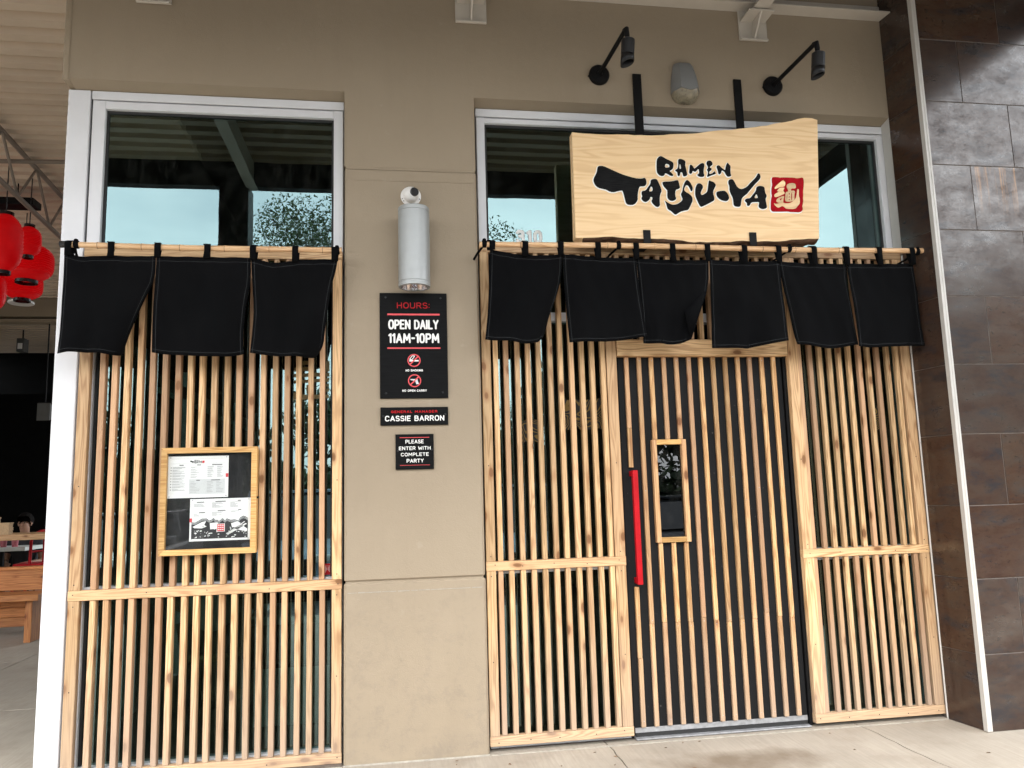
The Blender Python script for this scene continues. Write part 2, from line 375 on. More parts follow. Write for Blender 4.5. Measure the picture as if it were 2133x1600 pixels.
MAT['asphalt'] = plain('asphalt', (0.052,0.052,0.054), 0.85, vary=0.3, nscale=20, bmp=0.3)
MAT['road_paint'] = plain('white_road_paint', (0.7,0.7,0.68), 0.6, vary=0.1)
MAT['bark_tree'] = plain('oak_bark', (0.09,0.07,0.055), 0.9, vary=0.4, nscale=18, bmp=0.6)
MAT['pale_top'] = plain('pale_laminate', (0.55,0.60,0.57), 0.35, vary=0.03)

def mk_stucco():
    m, t, b = new_mat('tan_stucco'); g = N_(t, 'ShaderNodeNewGeometry').outputs['Position']
    c = ramp(t, noise(t, g, 0.9, 6, 0.6), [(0.3, (0.290,0.235,0.167)), (0.7, (0.318,0.260,0.188))])
    c = mixc(t, ramp(t, noise(t, mapped(t, g, (3.2, 1, 0.55)), 1.6, 5, 0.65), [(0.52, 0.0), (0.74, 0.3)]), c, (0.255,0.205,0.145))
    c = mixc(t, ramp(t, noise(t, g, 11, 4, 0.6), [(0.66, 0.0), (0.74, 0.35)]), c, (0.37,0.32,0.25))
    sx = N_(t, 'ShaderNodeSeparateXYZ'); t.links.new(g, sx.inputs[0])
    dirt = math_(t, 'MULTIPLY', ramp(t, sx.outputs['Z'], [(0.0, 1.0), (0.32, 0.0)]), ramp(t, noise(t, g, 6, 5), [(0.4, 0.0), (0.7, 0.5)]))
    c = mixc(t, dirt, c, (0.21,0.175,0.135))
    low = math_(t, 'MULTIPLY', ramp(t, sx.outputs['Z'], [(0.1, 1.0), (0.95, 0.6), (0.99, 0.12)]), ramp(t, noise(t, mapped(t, g, (1, 1, 1.1)), 7.5, 10, 0.8, 0.3), [(0.49, 0.0), (0.64, 0.48)]))
    c = mixc(t, low, c, (0.21,0.175,0.135))
    c = mixc(t, math_(t, 'MULTIPLY', low, ramp(t, noise(t, g, 24, 5, 0.7), [(0.55, 0.0), (0.7, 0.5)])), c, (0.40,0.35,0.28))
    t.links.new(c, b.inputs['Base Color']); b.inputs['Roughness'].default_value = 0.72; b.inputs['Specular IOR Level'].default_value = 0.3
    bump(t, b, math_(t, 'ADD', noise(t, g, 160, 3, 0.6), math_(t, 'MULTIPLY', noise(t, g, 14, 5, 0.65), 1.6)), 0.24, 0.005)
    return m
MAT['stucco'] = mk_stucco()
def mk_concrete():
    m, t, b = new_mat('broomed_concrete'); rnd, P = rand_offset(t); g = N_(t, 'ShaderNodeNewGeometry').outputs['Position']
    c = ramp(t, noise(t, g, 1.6, 7, 0.6), [(0.28, (0.28,0.248,0.205)), (0.72, (0.385,0.345,0.29))])
    c = mixc(t, ramp(t, noise(t, mapped(t, g, (70, 4, 1)), 1.0, 3), [(0.35, 0.38), (0.62, 0.0)]), c, (0.24,0.215,0.18))
    c = mixc(t, ramp(t, noise(t, g, 45, 3, 0.6), [(0.68, 0.0), (0.78, 0.55)]), c, (0.16,0.135,0.11))
    c = mixc(t, ramp(t, noise(t, g, 4.2, 8, 0.7), [(0.5, 0.0), (0.72, 0.45)]), c, (0.22,0.18,0.14))
    # brown stain worn into the slab before the door
    sx = N_(t, 'ShaderNodeSeparateXYZ'); t.links.new(g, sx.inputs[0])
    dx = math_(t, 'DIVIDE', math_(t, 'SUBTRACT', sx.outputs['X'], 1.75), 0.75); dy = math_(t, 'DIVIDE', math_(t, 'ADD', sx.outputs['Y'], 0.42), 0.36)
    d = math_(t, 'ADD', math_(t, 'MULTIPLY', dx, dx), math_(t, 'MULTIPLY', dy, dy))
    d = math_(t, 'ADD', d, math_(t, 'MULTIPLY', noise(t, g, 3.5, 5, 0.6), 1.1))
    c = mixc(t, ramp(t, d, [(0.55, 0.85), (1.45, 0.0)]), c, (0.15,0.115,0.08))
    t.links.new(c, b.inputs['Base Color']); b.inputs['Roughness'].default_value = 0.75; b.inputs['Specular IOR Level'].default_value = 0.35
    bump(t, b, math_(t, 'ADD', noise(t, mapped(t, g, (120, 6, 1)), 1.0, 3), noise(t, g, 90, 3)), 0.25, 0.004)
    return m
MAT['concrete'] = mk_concrete()
def mk_tile():
    m, t, b = new_mat('rust_glazed_tile'); rnd, P = rand_offset(t)
    n1 = noise(t, mapped(t, P, (1.3, 1.3, 3.0)), 2.2, 7, 0.65, 0.6); n2 = noise(t, mapped(t, P, (3, 3, 6)), 2.5, 8, 0.75, 0.2)
    c = ramp(t, n1, [(0.30, (0.030,0.0125,0.007)), (0.46, (0.046,0.021,0.012)), (0.60, (0.045,0.027,0.018)), (0.74, (0.036,0.034,0.034))])
    c = mixc(t, ramp(t, n2, [(0.42, 0.0), (0.62, 0.6)]), c, (0.062,0.036,0.022))
    c = mixc(t, ramp(t, noise(t, mapped(t, P, (9, 9, 22)), 3.0, 6, 0.75), [(0.56, 0.0), (0.66, 0.8)]), c, (0.013,0.009,0.007))
    c = mixc(t, math_(t, 'MULTIPLY', rnd, 0.5), c, (0.034,0.030,0.029))
    c = mixc(t, ramp(t, noise(t, mapped(t, P, (1.6, 1.6, 4.5)), 2.0, 9, 0.7, 0.3), [(0.52, 0.0), (0.64, 0.75)]), c, (0.020,0.021,0.026))
    # rust runs on one tile
    g = N_(t, 'ShaderNodeNewGeometry').outputs['Position']; sx = N_(t, 'ShaderNodeSeparateXYZ'); t.links.new(g, sx.inputs[0])
    inz = math_(t, 'MULTIPLY', ramp(t, math_(t, 'SUBTRACT', sx.outputs['Z'], 2.99), [(0.08, 0.0), (0.36, 1.0)]), math_(t, 'LESS_THAN', sx.outputs['Z'], 3.405))
    inx = math_(t, 'MULTIPLY', math_(t, 'GREATER_THAN', sx.outputs['X'], 3.66), math_(t, 'LESS_THAN', sx.outputs['X'], 3.95))
    run = ramp(t, noise(t, mapped(t, g, (26, 1, 1.2)), 1.0, 4, 0.7), [(0.48, 0.0), (0.66, 0.9)])
    c = mixc(t, math_(t, 'MULTIPLY', math_(t, 'MULTIPLY', inz, inx), run), c, (0.36,0.17,0.045))
    t.links.new(c, b.inputs['Base Color'])
    n3 = math_(t, 'ADD', math_(t, 'MULTIPLY', noise(t, mapped(t, P, (2.2, 2.2, 3.0)), 2.2, 10, 0.72, 0.15), 0.72), math_(t, 'MULTIPLY', noise(t, mapped(t, P, (70, 70, 90)), 1.0, 3, 0.7), 0.28))
    t.links.new(ramp(t, n3, [(0.36, 0.27), (0.62, 0.16)]), b.inputs['Roughness'])
    t.links.new(ramp(t, math_(t, 'ADD', math_(t, 'MULTIPLY', n3, 0.6), math_(t, 'MULTIPLY', n1, 0.4)), [(0.38, 0.20), (0.50, 0.55), (0.62, 1.0)]), b.inputs['Specular IOR Level'])
    bump(t, b, math_(t, 'ADD', n3, math_(t, 'MULTIPLY', noise(t, mapped(t, P, (60, 60, 60)), 1.0, 4, 0.7), 0.5)), 0.06, 0.003); return m
MAT['tile'] = mk_tile()
MAT['grout'] = plain('tile_grout', (0.115,0.095,0.08), 0.9, vary=0.25, nscale=20)
def mk_glass(name, tint, gloss, boost, base=0.0):
    m = bpy.data.materials.new(name); m.use_nodes = True; t = m.node_tree; t.nodes.clear()
    out = N_(t, 'ShaderNodeOutputMaterial'); tr = N_(t, 'ShaderNodeBsdfTransparent'); gl = N_(t, 'ShaderNodeBsdfGlossy')
    tr.inputs['Color'].default_value = (*tint, 1); gl.inputs['Color'].default_value = (*gloss, 1); gl.inputs['Roughness'].default_value = 0.0
    fr = N_(t, 'ShaderNodeFresnel'); fr.inputs['IOR'].default_value = 1.5
    f = math_(t, 'ADD', math_(t, 'MULTIPLY', fr.outputs[0], boost), base, True)
    g = N_(t, 'ShaderNodeNewGeometry'); f = math_(t, 'MULTIPLY', f, math_(t, 'SUBTRACT', 1.0, g.outputs['Backfacing']))
    bn = N_(t, 'ShaderNodeBump'); bn.inputs['Strength'].default_value = 0.03; bn.inputs['Distance'].default_value = 0.01
    t.links.new(noise(t, g.outputs['Position'], 2.6, 2.0), bn.inputs['Height']); t.links.new(bn.outputs[0], gl.inputs['Normal'])
    mx = N_(t, 'ShaderNodeMixShader'); t.links.new(f, mx.inputs[0]); t.links.new(tr.outputs[0], mx.inputs[1]); t.links.new(gl.outputs[0], mx.inputs[2])
    df = N_(t, 'ShaderNodeBsdfDiffuse'); df.inputs['Color'].default_value = (0.5, 0.5, 0.47, 1); m2 = N_(t, 'ShaderNodeMixShader')
    t.links.new(ramp(t, noise(t, mapped(t, g.outputs['Position'], (3, 3, 1.4)), 5.0, 7, 0.7), [(0.45, 0.0), (0.75, 0.022)]), m2.inputs[0]); t.links.new(mx.outputs[0], m2.inputs[1]); t.links.new(df.outputs[0], m2.inputs[2])
    t.links.new(m2.outputs[0], out.inputs['Surface']); return m
MAT['glass'] = mk_glass('green_tinted_glass', (0.44,0.53,0.50), (0.68,0.99,1.0), 1.9, 0.075)
MAT['clear'] = mk_glass('clear_cover', (0.95,0.96,0.96), (1,1,1), 0.8)
MAT['door_glass'] = mk_glass('dark_door_glass', (0.35,0.37,0.36), (0.9,0.95,1.0), 1.3, 0.0)
def mk_cloth():
    m, t, b = new_mat('black_noren_cotton'); tcn = N_(t, 'ShaderNodeTexCoord'); g = tcn.outputs['Object']
    f = noise(t, g, 3.0, 5)
    t.links.new(ramp(t, f, [(0.3, (0.0036,0.0038,0.0043)), (0.7, (0.0052,0.0054,0.0059))]), b.inputs['Base Color'])
    b.inputs['Roughness'].default_value = 0.9; b.inputs['Specular IOR Level'].default_value = 0.02
    b.inputs['Sheen Weight'].default_value = 0.008; b.inputs['Sheen Roughness'].default_value = 0.5
    bump(t, b, noise(t, mapped(t, g, (700, 10, 700)), 1.0, 2), 0.12, 0.001); return m
MAT['cloth'] = mk_cloth()
MAT['thread'] = plain('grey_stitching', (0.055,0.057,0.06), 0.9, 0.0, 0.05)
def mk_lantern():
    m, t, b = new_mat('red_lantern_paper'); g = N_(t, 'ShaderNodeNewGeometry').outputs['Position']
    b.inputs['Specular IOR Level'].default_value = 0.2; t.links.new(ramp(t, noise(t, g, 9, 4), [(0.3, (0.33,0.001,0.0025)), (0.7, (0.44,0.0015,0.003))]), b.inputs['Base Color'])
    b.inputs['Roughness'].default_value = 0.5
    b.inputs['Emission Color'].default_value = (0.9,0.003,0.006,1); b.inputs['Emission Strength'].default_value = 0.045; return m
MAT['lantern'] = mk_lantern()
def mk_sheetdoor():
    m, t, b = new_mat('charcoal_door_paint'); g = N_(t, 'ShaderNodeNewGeometry').outputs['Position']
    c = ramp(t, noise(t, g, 2.5, 6), [(0.3, (0.0105,0.0108,0.0115)), (0.7, (0.0145,0.0148,0.0155))])
    c = mixc(t, ramp(t, noise(t, g, 55, 2, 0.4), [(0.76, 0.0), (0.80, 0.5)]), c, (0.12,0.11,0.10))
    t.links.new(c, b.inputs['Base Color']); b.inputs['Roughness'].default_value = 0.6; b.inputs['Specular IOR Level'].default_value = 0.09; bump(t, b, noise(t, g, 200, 2), 0.08, 0.002); return m
MAT['door'] = mk_sheetdoor()
def mk_signboard():
    m, t, b = new_mat('black_brushed_signboard'); g = N_(t, 'ShaderNodeNewGeometry').outputs['Position']
    gr = noise(t, mapped(t, g, (6, 1, 120)), 1.0, 4, 0.65)
    t.links.new(ramp(t, gr, [(0.3, (0.004,0.0042,0.0045)), (0.7, (0.008,0.0085,0.009))]), b.inputs['Base Color']); b.inputs['Roughness'].default_value = 0.6; b.inputs['Specular IOR Level'].default_value = 0.07
    bump(t, b, gr, 0.35, 0.002); return m
MAT['board'] = mk_signboard()
def mk_brush():
    m, t, b = new_mat('black_brush_lettering'); g = N_(t, 'ShaderNodeNewGeometry').outputs['Position']
    gr = noise(t, mapped(t, g, (12, 1, 160)), 1.0, 4, 0.7)
    t.links.new(ramp(t, gr, [(0.35, (0.005,0.0052,0.0056)), (0.72, (0.016,0.0165,0.017))]), b.inputs['Base Color']); b.inputs['Roughness'].default_value = 0.65; b.inputs['Specular IOR Level'].default_value = 0.06; bump(t, b, gr, 0.3, 0.002); return m
MAT['brush'] = mk_brush()
def mk_wave():
    m, t, b = new_mat('yellow_woodgrain_decal'); g = N_(t, 'ShaderNodeNewGeometry').outputs['Position']
    n = noise(t, mapped(t, g, (1.0, 1.0, 1.0)), 7.5, 1.0, 0.4, 0.4)
    s = math_(t, 'SINE', math_(t, 'MULTIPLY', n, 95.0))
    t.links.new(ramp(t, s, [(0.35, (0.008,0.007,0.004)), (0.5, (0.22,0.135,0.022))]), b.inputs['Base Color']); b.inputs['Roughness'].default_value = 0.5; return m
MAT['wave'] = mk_wave()
def mk_leaf(name, lo, hi):
    m, t, b = new_mat(name); rn = N_(t, 'ShaderNodeNewGeometry')
    c = ramp(t, rn.outputs['Random Per Island'], [(0.0, lo), (1.0, hi)]); t.links.new(c, b.inputs['Base Color']); b.inputs['Roughness'].default_value = 0.6
    return m
MAT['leaf'] = mk_leaf('oak_leaf', (0.025,0.045,0.015), (0.07,0.11,0.04))
MAT['hedge'] = mk_leaf('far_leaf', (0.02,0.04,0.015), (0.06,0.10,0.035))
def car_mat(name, c):
    m, t, b = new_mat(name); b.inputs['Base Color'].default_value = (*c, 1); b.inputs['Roughness'].default_value = 0.3; b.inputs['Coat Weight'].default_value = 0.8
    b.inputs['Coat Roughness'].default_value = 0.05; return m
MAT['car_pale'] = car_mat('pale_blue_car_paint', (0.30,0.38,0.46))
MAT['car_silver'] = car_mat('silver_car_paint', (0.42,0.43,0.44))
MAT['car_dark'] = car_mat('dark_car_paint', (0.02,0.025,0.035))
MAT['car_glass'] = plain('dark_car_glass', (0.015,0.018,0.02), 0.05, 0, 0.8, bmp=0)
# ------------------------------------------------------------------ measured outlines (metres, x and z on the facade)
LETTERS=[([(1.232,3.375),(1.241,3.381),(1.265,3.382),(1.297,3.369),(1.333,3.353),(1.38,3.333),(1.425,3.32),(1.461,3.311),(1.481,3.309),(1.504,3.309),(1.519,3.314),(1.53,3.313),(1.536,3.286),(1.529,3.266),(1.516,3.26),(1.491,3.259),(1.485,3.247),(1.478,3.224),(1.474,3.195),(1.474,3.169),(1.45,3.14),(1.413,3.138),(1.398,3.149),(1.393,3.173),(1.388,3.201),(1.381,3.227),(1.375,3.229),(1.349,3.224),(1.332,3.217),(1.304,3.217),(1.279,3.231),(1.265,3.234),(1.232,3.24),(1.213,3.255),(1.202,3.278),(1.202,3.298),(1.213,3.318),(1.225,3.342),(1.229,3.365)],[]),([(1.561,3.3),(1.573,3.308),(1.593,3.311),(1.604,3.306),(1.614,3.28),(1.623,3.26),(1.629,3.233),(1.619,3.214),(1.614,3.194),(1.612,3.165),(1.613,3.139),(1.597,3.129),(1.583,3.135),(1.564,3.155),(1.559,3.169),(1.567,3.181),(1.566,3.194),(1.552,3.193),(1.553,3.183),(1.536,3.165),(1.519,3.159),(1.502,3.17),(1.496,3.184),(1.504,3.196),(1.499,3.21),(1.501,3.23),(1.526,3.233),(1.544,3.258),(1.561,3.281)],[[(1.562,3.262),(1.57,3.256),(1.572,3.244),(1.568,3.23),(1.547,3.227),(1.555,3.249)]]),([(1.638,3.294),(1.696,3.297),(1.73,3.308),(1.74,3.303),(1.744,3.278),(1.748,3.258),(1.739,3.251),(1.717,3.244),(1.713,3.205),(1.72,3.188),(1.709,3.176),(1.688,3.171),(1.672,3.178),(1.661,3.195),(1.666,3.238),(1.658,3.247),(1.645,3.261),(1.636,3.281)],[]),([(1.792,3.311),(1.804,3.307),(1.815,3.295),(1.825,3.275),(1.83,3.261),(1.827,3.243),(1.818,3.236),(1.812,3.252),(1.804,3.269),(1.796,3.277),(1.787,3.276),(1.778,3.262),(1.772,3.245),(1.782,3.232),(1.799,3.224),(1.812,3.214),(1.823,3.2),(1.824,3.177),(1.815,3.159),(1.805,3.139),(1.792,3.117),(1.769,3.113),(1.742,3.105),(1.724,3.093),(1.709,3.084),(1.695,3.093),(1.682,3.107),(1.66,3.119),(1.656,3.137),(1.652,3.157),(1.644,3.174),(1.656,3.165),(1.673,3.155),(1.69,3.148),(1.707,3.149),(1.728,3.155),(1.749,3.17),(1.761,3.185),(1.754,3.204),(1.75,3.218),(1.762,3.238),(1.766,3.259),(1.777,3.291)],[]),([(1.858,3.285),(1.87,3.292),(1.884,3.289),(1.895,3.278),(1.896,3.263),(1.887,3.248),(1.879,3.231),(1.88,3.219),(1.888,3.215),(1.906,3.226),(1.919,3.235),(1.925,3.247),(1.93,3.276),(1.937,3.308),(1.94,3.313),(1.947,3.308),(1.961,3.305),(1.973,3.298),(1.982,3.283),(1.975,3.269),(1.963,3.248),(1.959,3.227),(1.966,3.204),(1.965,3.184),(1.944,3.172),(1.914,3.156),(1.889,3.144),(1.874,3.138),(1.861,3.16),(1.851,3.186),(1.843,3.209),(1.843,3.235),(1.847,3.262)],[]),([(1.983,3.24),(2.01,3.246),(2.037,3.249),(2.051,3.236),(2.061,3.216),(2.063,3.198),(2.047,3.18),(2.021,3.183),(2.001,3.191),(1.984,3.208),(1.98,3.225)],[]),([(2.066,3.318),(2.084,3.326),(2.098,3.322),(2.109,3.299),(2.119,3.276),(2.139,3.262),(2.156,3.264),(2.184,3.278),(2.213,3.309),(2.239,3.333),(2.255,3.351),(2.263,3.369),(2.275,3.368),(2.281,3.352),(2.278,3.337),(2.265,3.321),(2.243,3.301),(2.223,3.279),(2.204,3.258),(2.184,3.234),(2.168,3.222),(2.149,3.207),(2.14,3.183),(2.135,3.151),(2.118,3.145),(2.089,3.151),(2.088,3.182),(2.087,3.202),(2.077,3.225),(2.068,3.248),(2.07,3.28),(2.063,3.298)],[]),([(2.247,3.277),(2.262,3.287),(2.284,3.287),(2.301,3.28),(2.302,3.261),(2.304,3.241),(2.312,3.226),(2.309,3.214),(2.302,3.202),(2.305,3.176),(2.309,3.147),(2.293,3.138),(2.275,3.136),(2.258,3.143),(2.252,3.154),(2.258,3.172),(2.258,3.182),(2.234,3.181),(2.207,3.179),(2.193,3.155),(2.181,3.154),(2.176,3.161),(2.178,3.173),(2.165,3.184),(2.165,3.193),(2.176,3.202),(2.2,3.204),(2.216,3.223),(2.235,3.245),(2.244,3.259)],[[(2.244,3.236),(2.25,3.221),(2.253,3.207),(2.226,3.205)]]),([(1.608,3.435),(1.618,3.45),(1.631,3.459),(1.644,3.457),(1.672,3.44),(1.695,3.431),(1.713,3.42),(1.715,3.403),(1.709,3.379),(1.697,3.37),(1.685,3.364),(1.699,3.352),(1.71,3.338),(1.704,3.332),(1.692,3.333),(1.67,3.346),(1.657,3.35),(1.652,3.336),(1.64,3.329),(1.623,3.332),(1.612,3.342),(1.604,3.355),(1.604,3.39)],[[(1.66,3.406),(1.671,3.411),(1.685,3.406),(1.689,3.396),(1.684,3.387),(1.658,3.384)]]),([(1.745,3.436),(1.751,3.445),(1.768,3.445),(1.783,3.439),(1.794,3.43),(1.789,3.405),(1.794,3.382),(1.798,3.356),(1.8,3.341),(1.78,3.331),(1.771,3.337),(1.769,3.358),(1.756,3.36),(1.752,3.34),(1.746,3.332),(1.737,3.336),(1.736,3.36),(1.724,3.365),(1.723,3.374),(1.735,3.377),(1.745,3.395)],[[(1.755,3.416),(1.76,3.404),(1.763,3.381),(1.748,3.379)]]),([(1.819,3.406),(1.826,3.411),(1.837,3.404),(1.845,3.387),(1.851,3.387),(1.868,3.402),(1.887,3.418),(1.902,3.424),(1.913,3.42),(1.915,3.407),(1.908,3.38),(1.906,3.36),(1.911,3.339),(1.896,3.332),(1.875,3.334),(1.862,3.346),(1.874,3.353),(1.878,3.359),(1.876,3.388),(1.86,3.37),(1.851,3.364),(1.835,3.372),(1.832,3.357),(1.822,3.349),(1.811,3.356),(1.816,3.383)],[]),([(1.93,3.431),(1.938,3.44),(1.956,3.442),(1.967,3.432),(1.969,3.415),(1.956,3.406),(1.947,3.396),(1.961,3.391),(1.959,3.379),(1.945,3.371),(1.941,3.352),(1.965,3.36),(1.978,3.375),(1.982,3.365),(1.988,3.357),(1.967,3.349),(1.949,3.342),(1.931,3.333),(1.927,3.34),(1.934,3.355),(1.936,3.37),(1.928,3.381),(1.936,3.39),(1.938,3.402),(1.929,3.416)],[]),([(1.992,3.404),(2.001,3.413),(2.013,3.412),(2.024,3.399),(2.038,3.388),(2.049,3.382),(2.054,3.406),(2.063,3.427),(2.069,3.433),(2.076,3.422),(2.087,3.41),(2.083,3.384),(2.083,3.36),(2.087,3.348),(2.079,3.342),(2.061,3.34),(2.05,3.356),(2.043,3.373),(2.026,3.382),(2.021,3.361),(2.009,3.353),(2.003,3.357),(2.0,3.381)],[])]
SEAL=[(2.355,3.342),(2.363,3.348),(2.394,3.349),(2.41,3.345),(2.425,3.348),(2.47,3.349),(2.505,3.349),(2.521,3.345),(2.541,3.348),(2.564,3.353),(2.569,3.34),(2.568,3.313),(2.564,3.285),(2.558,3.259),(2.558,3.236),(2.554,3.215),(2.555,3.197),(2.549,3.174),(2.544,3.161),(2.548,3.147),(2.543,3.131),(2.524,3.121),(2.497,3.122),(2.461,3.122),(2.443,3.125),(2.407,3.123),(2.371,3.122),(2.342,3.121),(2.332,3.134),(2.334,3.164),(2.339,3.2),(2.347,3.225),(2.344,3.242),(2.348,3.278),(2.355,3.297),(2.353,3.319)]
KANJI=[([(2.427,3.33),(2.441,3.32),(2.442,3.304),(2.434,3.286),(2.401,3.283),(2.373,3.269),(2.367,3.273),(2.369,3.28),(2.388,3.299),(2.411,3.317)],[]),([(2.401,3.279),(2.436,3.281),(2.429,3.27),(2.423,3.257),(2.433,3.248),(2.432,3.24),(2.408,3.23),(2.389,3.221),(2.367,3.215),(2.361,3.223),(2.363,3.234),(2.386,3.247),(2.395,3.253),(2.381,3.256),(2.389,3.265)],[]),([(2.39,3.214),(2.422,3.226),(2.429,3.222),(2.422,3.206),(2.418,3.191),(2.419,3.183),(2.411,3.179),(2.393,3.178),(2.381,3.181),(2.371,3.19),(2.377,3.203)],[[(2.411,3.214),(2.393,3.2),(2.403,3.195),(2.408,3.202)]]),([(2.355,3.178),(2.365,3.171),(2.384,3.175),(2.415,3.184),(2.427,3.177),(2.456,3.178),(2.475,3.186),(2.496,3.203),(2.507,3.217),(2.515,3.247),(2.519,3.274),(2.531,3.273),(2.527,3.248),(2.527,3.223),(2.531,3.214),(2.529,3.179),(2.513,3.162),(2.495,3.142),(2.437,3.141),(2.427,3.148),(2.417,3.158),(2.408,3.159),(2.391,3.15),(2.38,3.146),(2.368,3.156),(2.358,3.167)],[]),([(2.458,3.308),(2.506,3.313),(2.513,3.292),(2.506,3.276),(2.484,3.277),(2.477,3.271),(2.476,3.26),(2.496,3.264),(2.504,3.254),(2.498,3.24),(2.496,3.222),(2.495,3.203),(2.485,3.195),(2.466,3.189),(2.437,3.188),(2.431,3.199),(2.436,3.224),(2.439,3.252),(2.457,3.255),(2.458,3.265),(2.447,3.288)],[[(2.447,3.238),(2.451,3.238),(2.445,3.199),(2.442,3.203)],[(2.46,3.246),(2.467,3.247),(2.466,3.235),(2.459,3.235)],[(2.458,3.221),(2.467,3.226),(2.463,3.217),(2.458,3.216)],[(2.456,3.205),(2.465,3.206),(2.463,3.199),(2.455,3.199)],[(2.477,3.25),(2.484,3.25),(2.478,3.198),(2.472,3.198)]])]
SLAB=[(1.081,3.592),(1.199,3.587),(1.367,3.588),(1.585,3.594),(1.822,3.612),(1.983,3.637),(2.186,3.664),(2.352,3.694),(2.477,3.72),(2.562,3.743),(2.613,3.756),(2.663,3.753),(2.7,3.745),(2.673,3.368),(2.642,2.955),(2.536,2.949),(2.373,2.933),(2.212,2.926),(2.133,2.932),(2.013,2.918),(1.895,2.913),(1.779,2.917),(1.663,2.928),(1.548,2.929),(1.396,2.932),(1.26,2.937),(1.17,2.931),(1.077,2.925),(1.08,3.313)]
HOOKS=[[(1.496,2.982),(1.542,2.907)],[(2.177,2.983),(2.223,2.913)]]
NOREN=[([(-1.758,2.79),(-1.711,2.774),(-1.661,2.765),(-1.611,2.77),(-1.519,2.776),(-1.426,2.771),(-1.289,2.778)],[(-1.758,2.79),(-1.757,2.584),(-1.756,2.387),(-1.765,2.231)],[(-1.289,2.778),(-1.292,2.645),(-1.322,2.584),(-1.37,2.478),(-1.425,2.358),(-1.456,2.274),(-1.466,2.235)],[(-1.765,2.231),(-1.701,2.244),(-1.575,2.238),(-1.488,2.225),(-1.466,2.235)]),([(-1.289,2.778),(-1.05,2.778),(-0.788,2.778)],[(-1.288,2.775),(-1.288,2.64),(-1.292,2.438),(-1.292,2.237)],[(-0.787,2.776),(-0.786,2.626),(-0.797,2.585),(-0.819,2.441),(-0.828,2.314),(-0.822,2.235)],[(-1.292,2.236),(-1.186,2.225),(-1.036,2.214),(-0.943,2.212),(-0.886,2.22),(-0.821,2.235)]),([(-0.786,2.776),(-0.713,2.757),(-0.649,2.743),(-0.566,2.765),(-0.467,2.772),(-0.312,2.775)],[(-0.786,2.776),(-0.777,2.616),(-0.764,2.493),(-0.767,2.391),(-0.781,2.233)],[(-0.312,2.775),(-0.32,2.716),(-0.347,2.621),(-0.371,2.47),(-0.384,2.387),(-0.394,2.289),(-0.419,2.248),(-0.441,2.22)],[(-0.781,2.233),(-0.705,2.221),(-0.608,2.216),(-0.487,2.212),(-0.441,2.22)]),([(0.558,2.843),(0.663,2.821),(0.807,2.805),(0.99,2.82)],[(0.558,2.843),(0.543,2.51),(0.52,2.307)],[(0.99,2.82),(0.983,2.682),(0.951,2.569),(0.908,2.468),(0.883,2.369)],[(0.52,2.307),(0.649,2.296),(0.779,2.279),(0.851,2.302),(0.883,2.369)]),([(0.992,2.82),(1.211,2.801),(1.439,2.803)],[(0.992,2.82),(0.992,2.682),(1.002,2.514),(1.016,2.292)],[(1.439,2.803),(1.442,2.654),(1.457,2.483),(1.473,2.318)],[(1.016,2.292),(1.2,2.29),(1.313,2.301),(1.473,2.318)]),([(1.44,2.802),(1.672,2.794),(1.896,2.8)],[(1.44,2.802),(1.448,2.63),(1.462,2.403),(1.461,2.286)],[(1.896,2.8),(1.885,2.635),(1.834,2.519),(1.786,2.405),(1.747,2.303)],[(1.461,2.286),(1.584,2.278),(1.676,2.277),(1.747,2.303)]),([(1.9,2.802),(2.114,2.791),(2.348,2.801)],[(1.9,2.802),(1.896,2.636),(1.894,2.463),(1.88,2.253)],[(2.351,2.801),(2.359,2.583),(2.368,2.408),(2.381,2.304)],[(1.88,2.253),(2.119,2.251),(2.113,2.257),(2.27,2.28),(2.381,2.304)]),([(2.35,2.799),(2.566,2.787),(2.801,2.789)],[(2.35,2.799),(2.362,2.675),(2.394,2.5),(2.423,2.338),(2.443,2.282)],[(2.801,2.789),(2.803,2.681),(2.823,2.491),(2.844,2.278)],[(2.443,2.282),(2.605,2.253),(2.704,2.256),(2.844,2.278)]),([(2.807,2.791),(3.036,2.792),(3.261,2.798)],[(2.807,2.791),(2.811,2.671),(2.823,2.493),(2.823,2.262)],[(3.261,2.798),(3.279,2.508),(3.295,2.272)],[(2.823,2.262),(3.032,2.259),(3.295,2.27)])]
FLAP=[(1.864,2.607),(1.711,2.47),(1.722,2.399),(1.744,2.323),(1.812,2.479)]
LOOPL=[-1.731,-1.522,-1.28,-1.021,-0.771,-0.543,-0.327]
LOOPR=[0.564,0.764,0.977,1.202,1.438,1.668,1.888,2.117,2.347,2.573,2.799,3.022,3.245]
TIES=[1.331,3.305]
RODL=[(-1.769,-0.12,2.834),(-0.289,-0.12,2.825)]
RODR=[(0.496,-0.15,2.87),(3.351,-0.15,2.878)]
TEXTS=[('HOURS:',0.02,0.211,2.517,2.553,'r'),('-',-0.035,0.268,2.476,2.486,'r'),('OPEN DAILY',-0.031,0.262,2.392,2.45,'w'),('11AM-10PM',-0.031,0.265,2.31,2.369,'w'),('-',-0.036,0.27,2.277,2.285,'r'),('NO SMOKING',0.067,0.167,2.143,2.156,'w'),('NO OPEN CARRY',0.047,0.188,2.025,2.038,'w'),('GENERAL MANAGER',-0.018,0.247,1.902,1.917,'r'),('CASSIE BARRON',-0.052,0.286,1.855,1.887,'w'),('-',0.03,0.198,1.759,1.762,'r'),('PLEASE',0.062,0.166,1.726,1.748,'w'),('ENTER WITH',0.025,0.205,1.689,1.71,'w'),('COMPLETE',0.036,0.194,1.654,1.674,'w'),('PARTY',0.068,0.165,1.617,1.639,'w'),('-',0.03,0.2,1.602,1.604,'r')]
CIRC=[[0.116,2.208],[0.118,2.089],0.039]
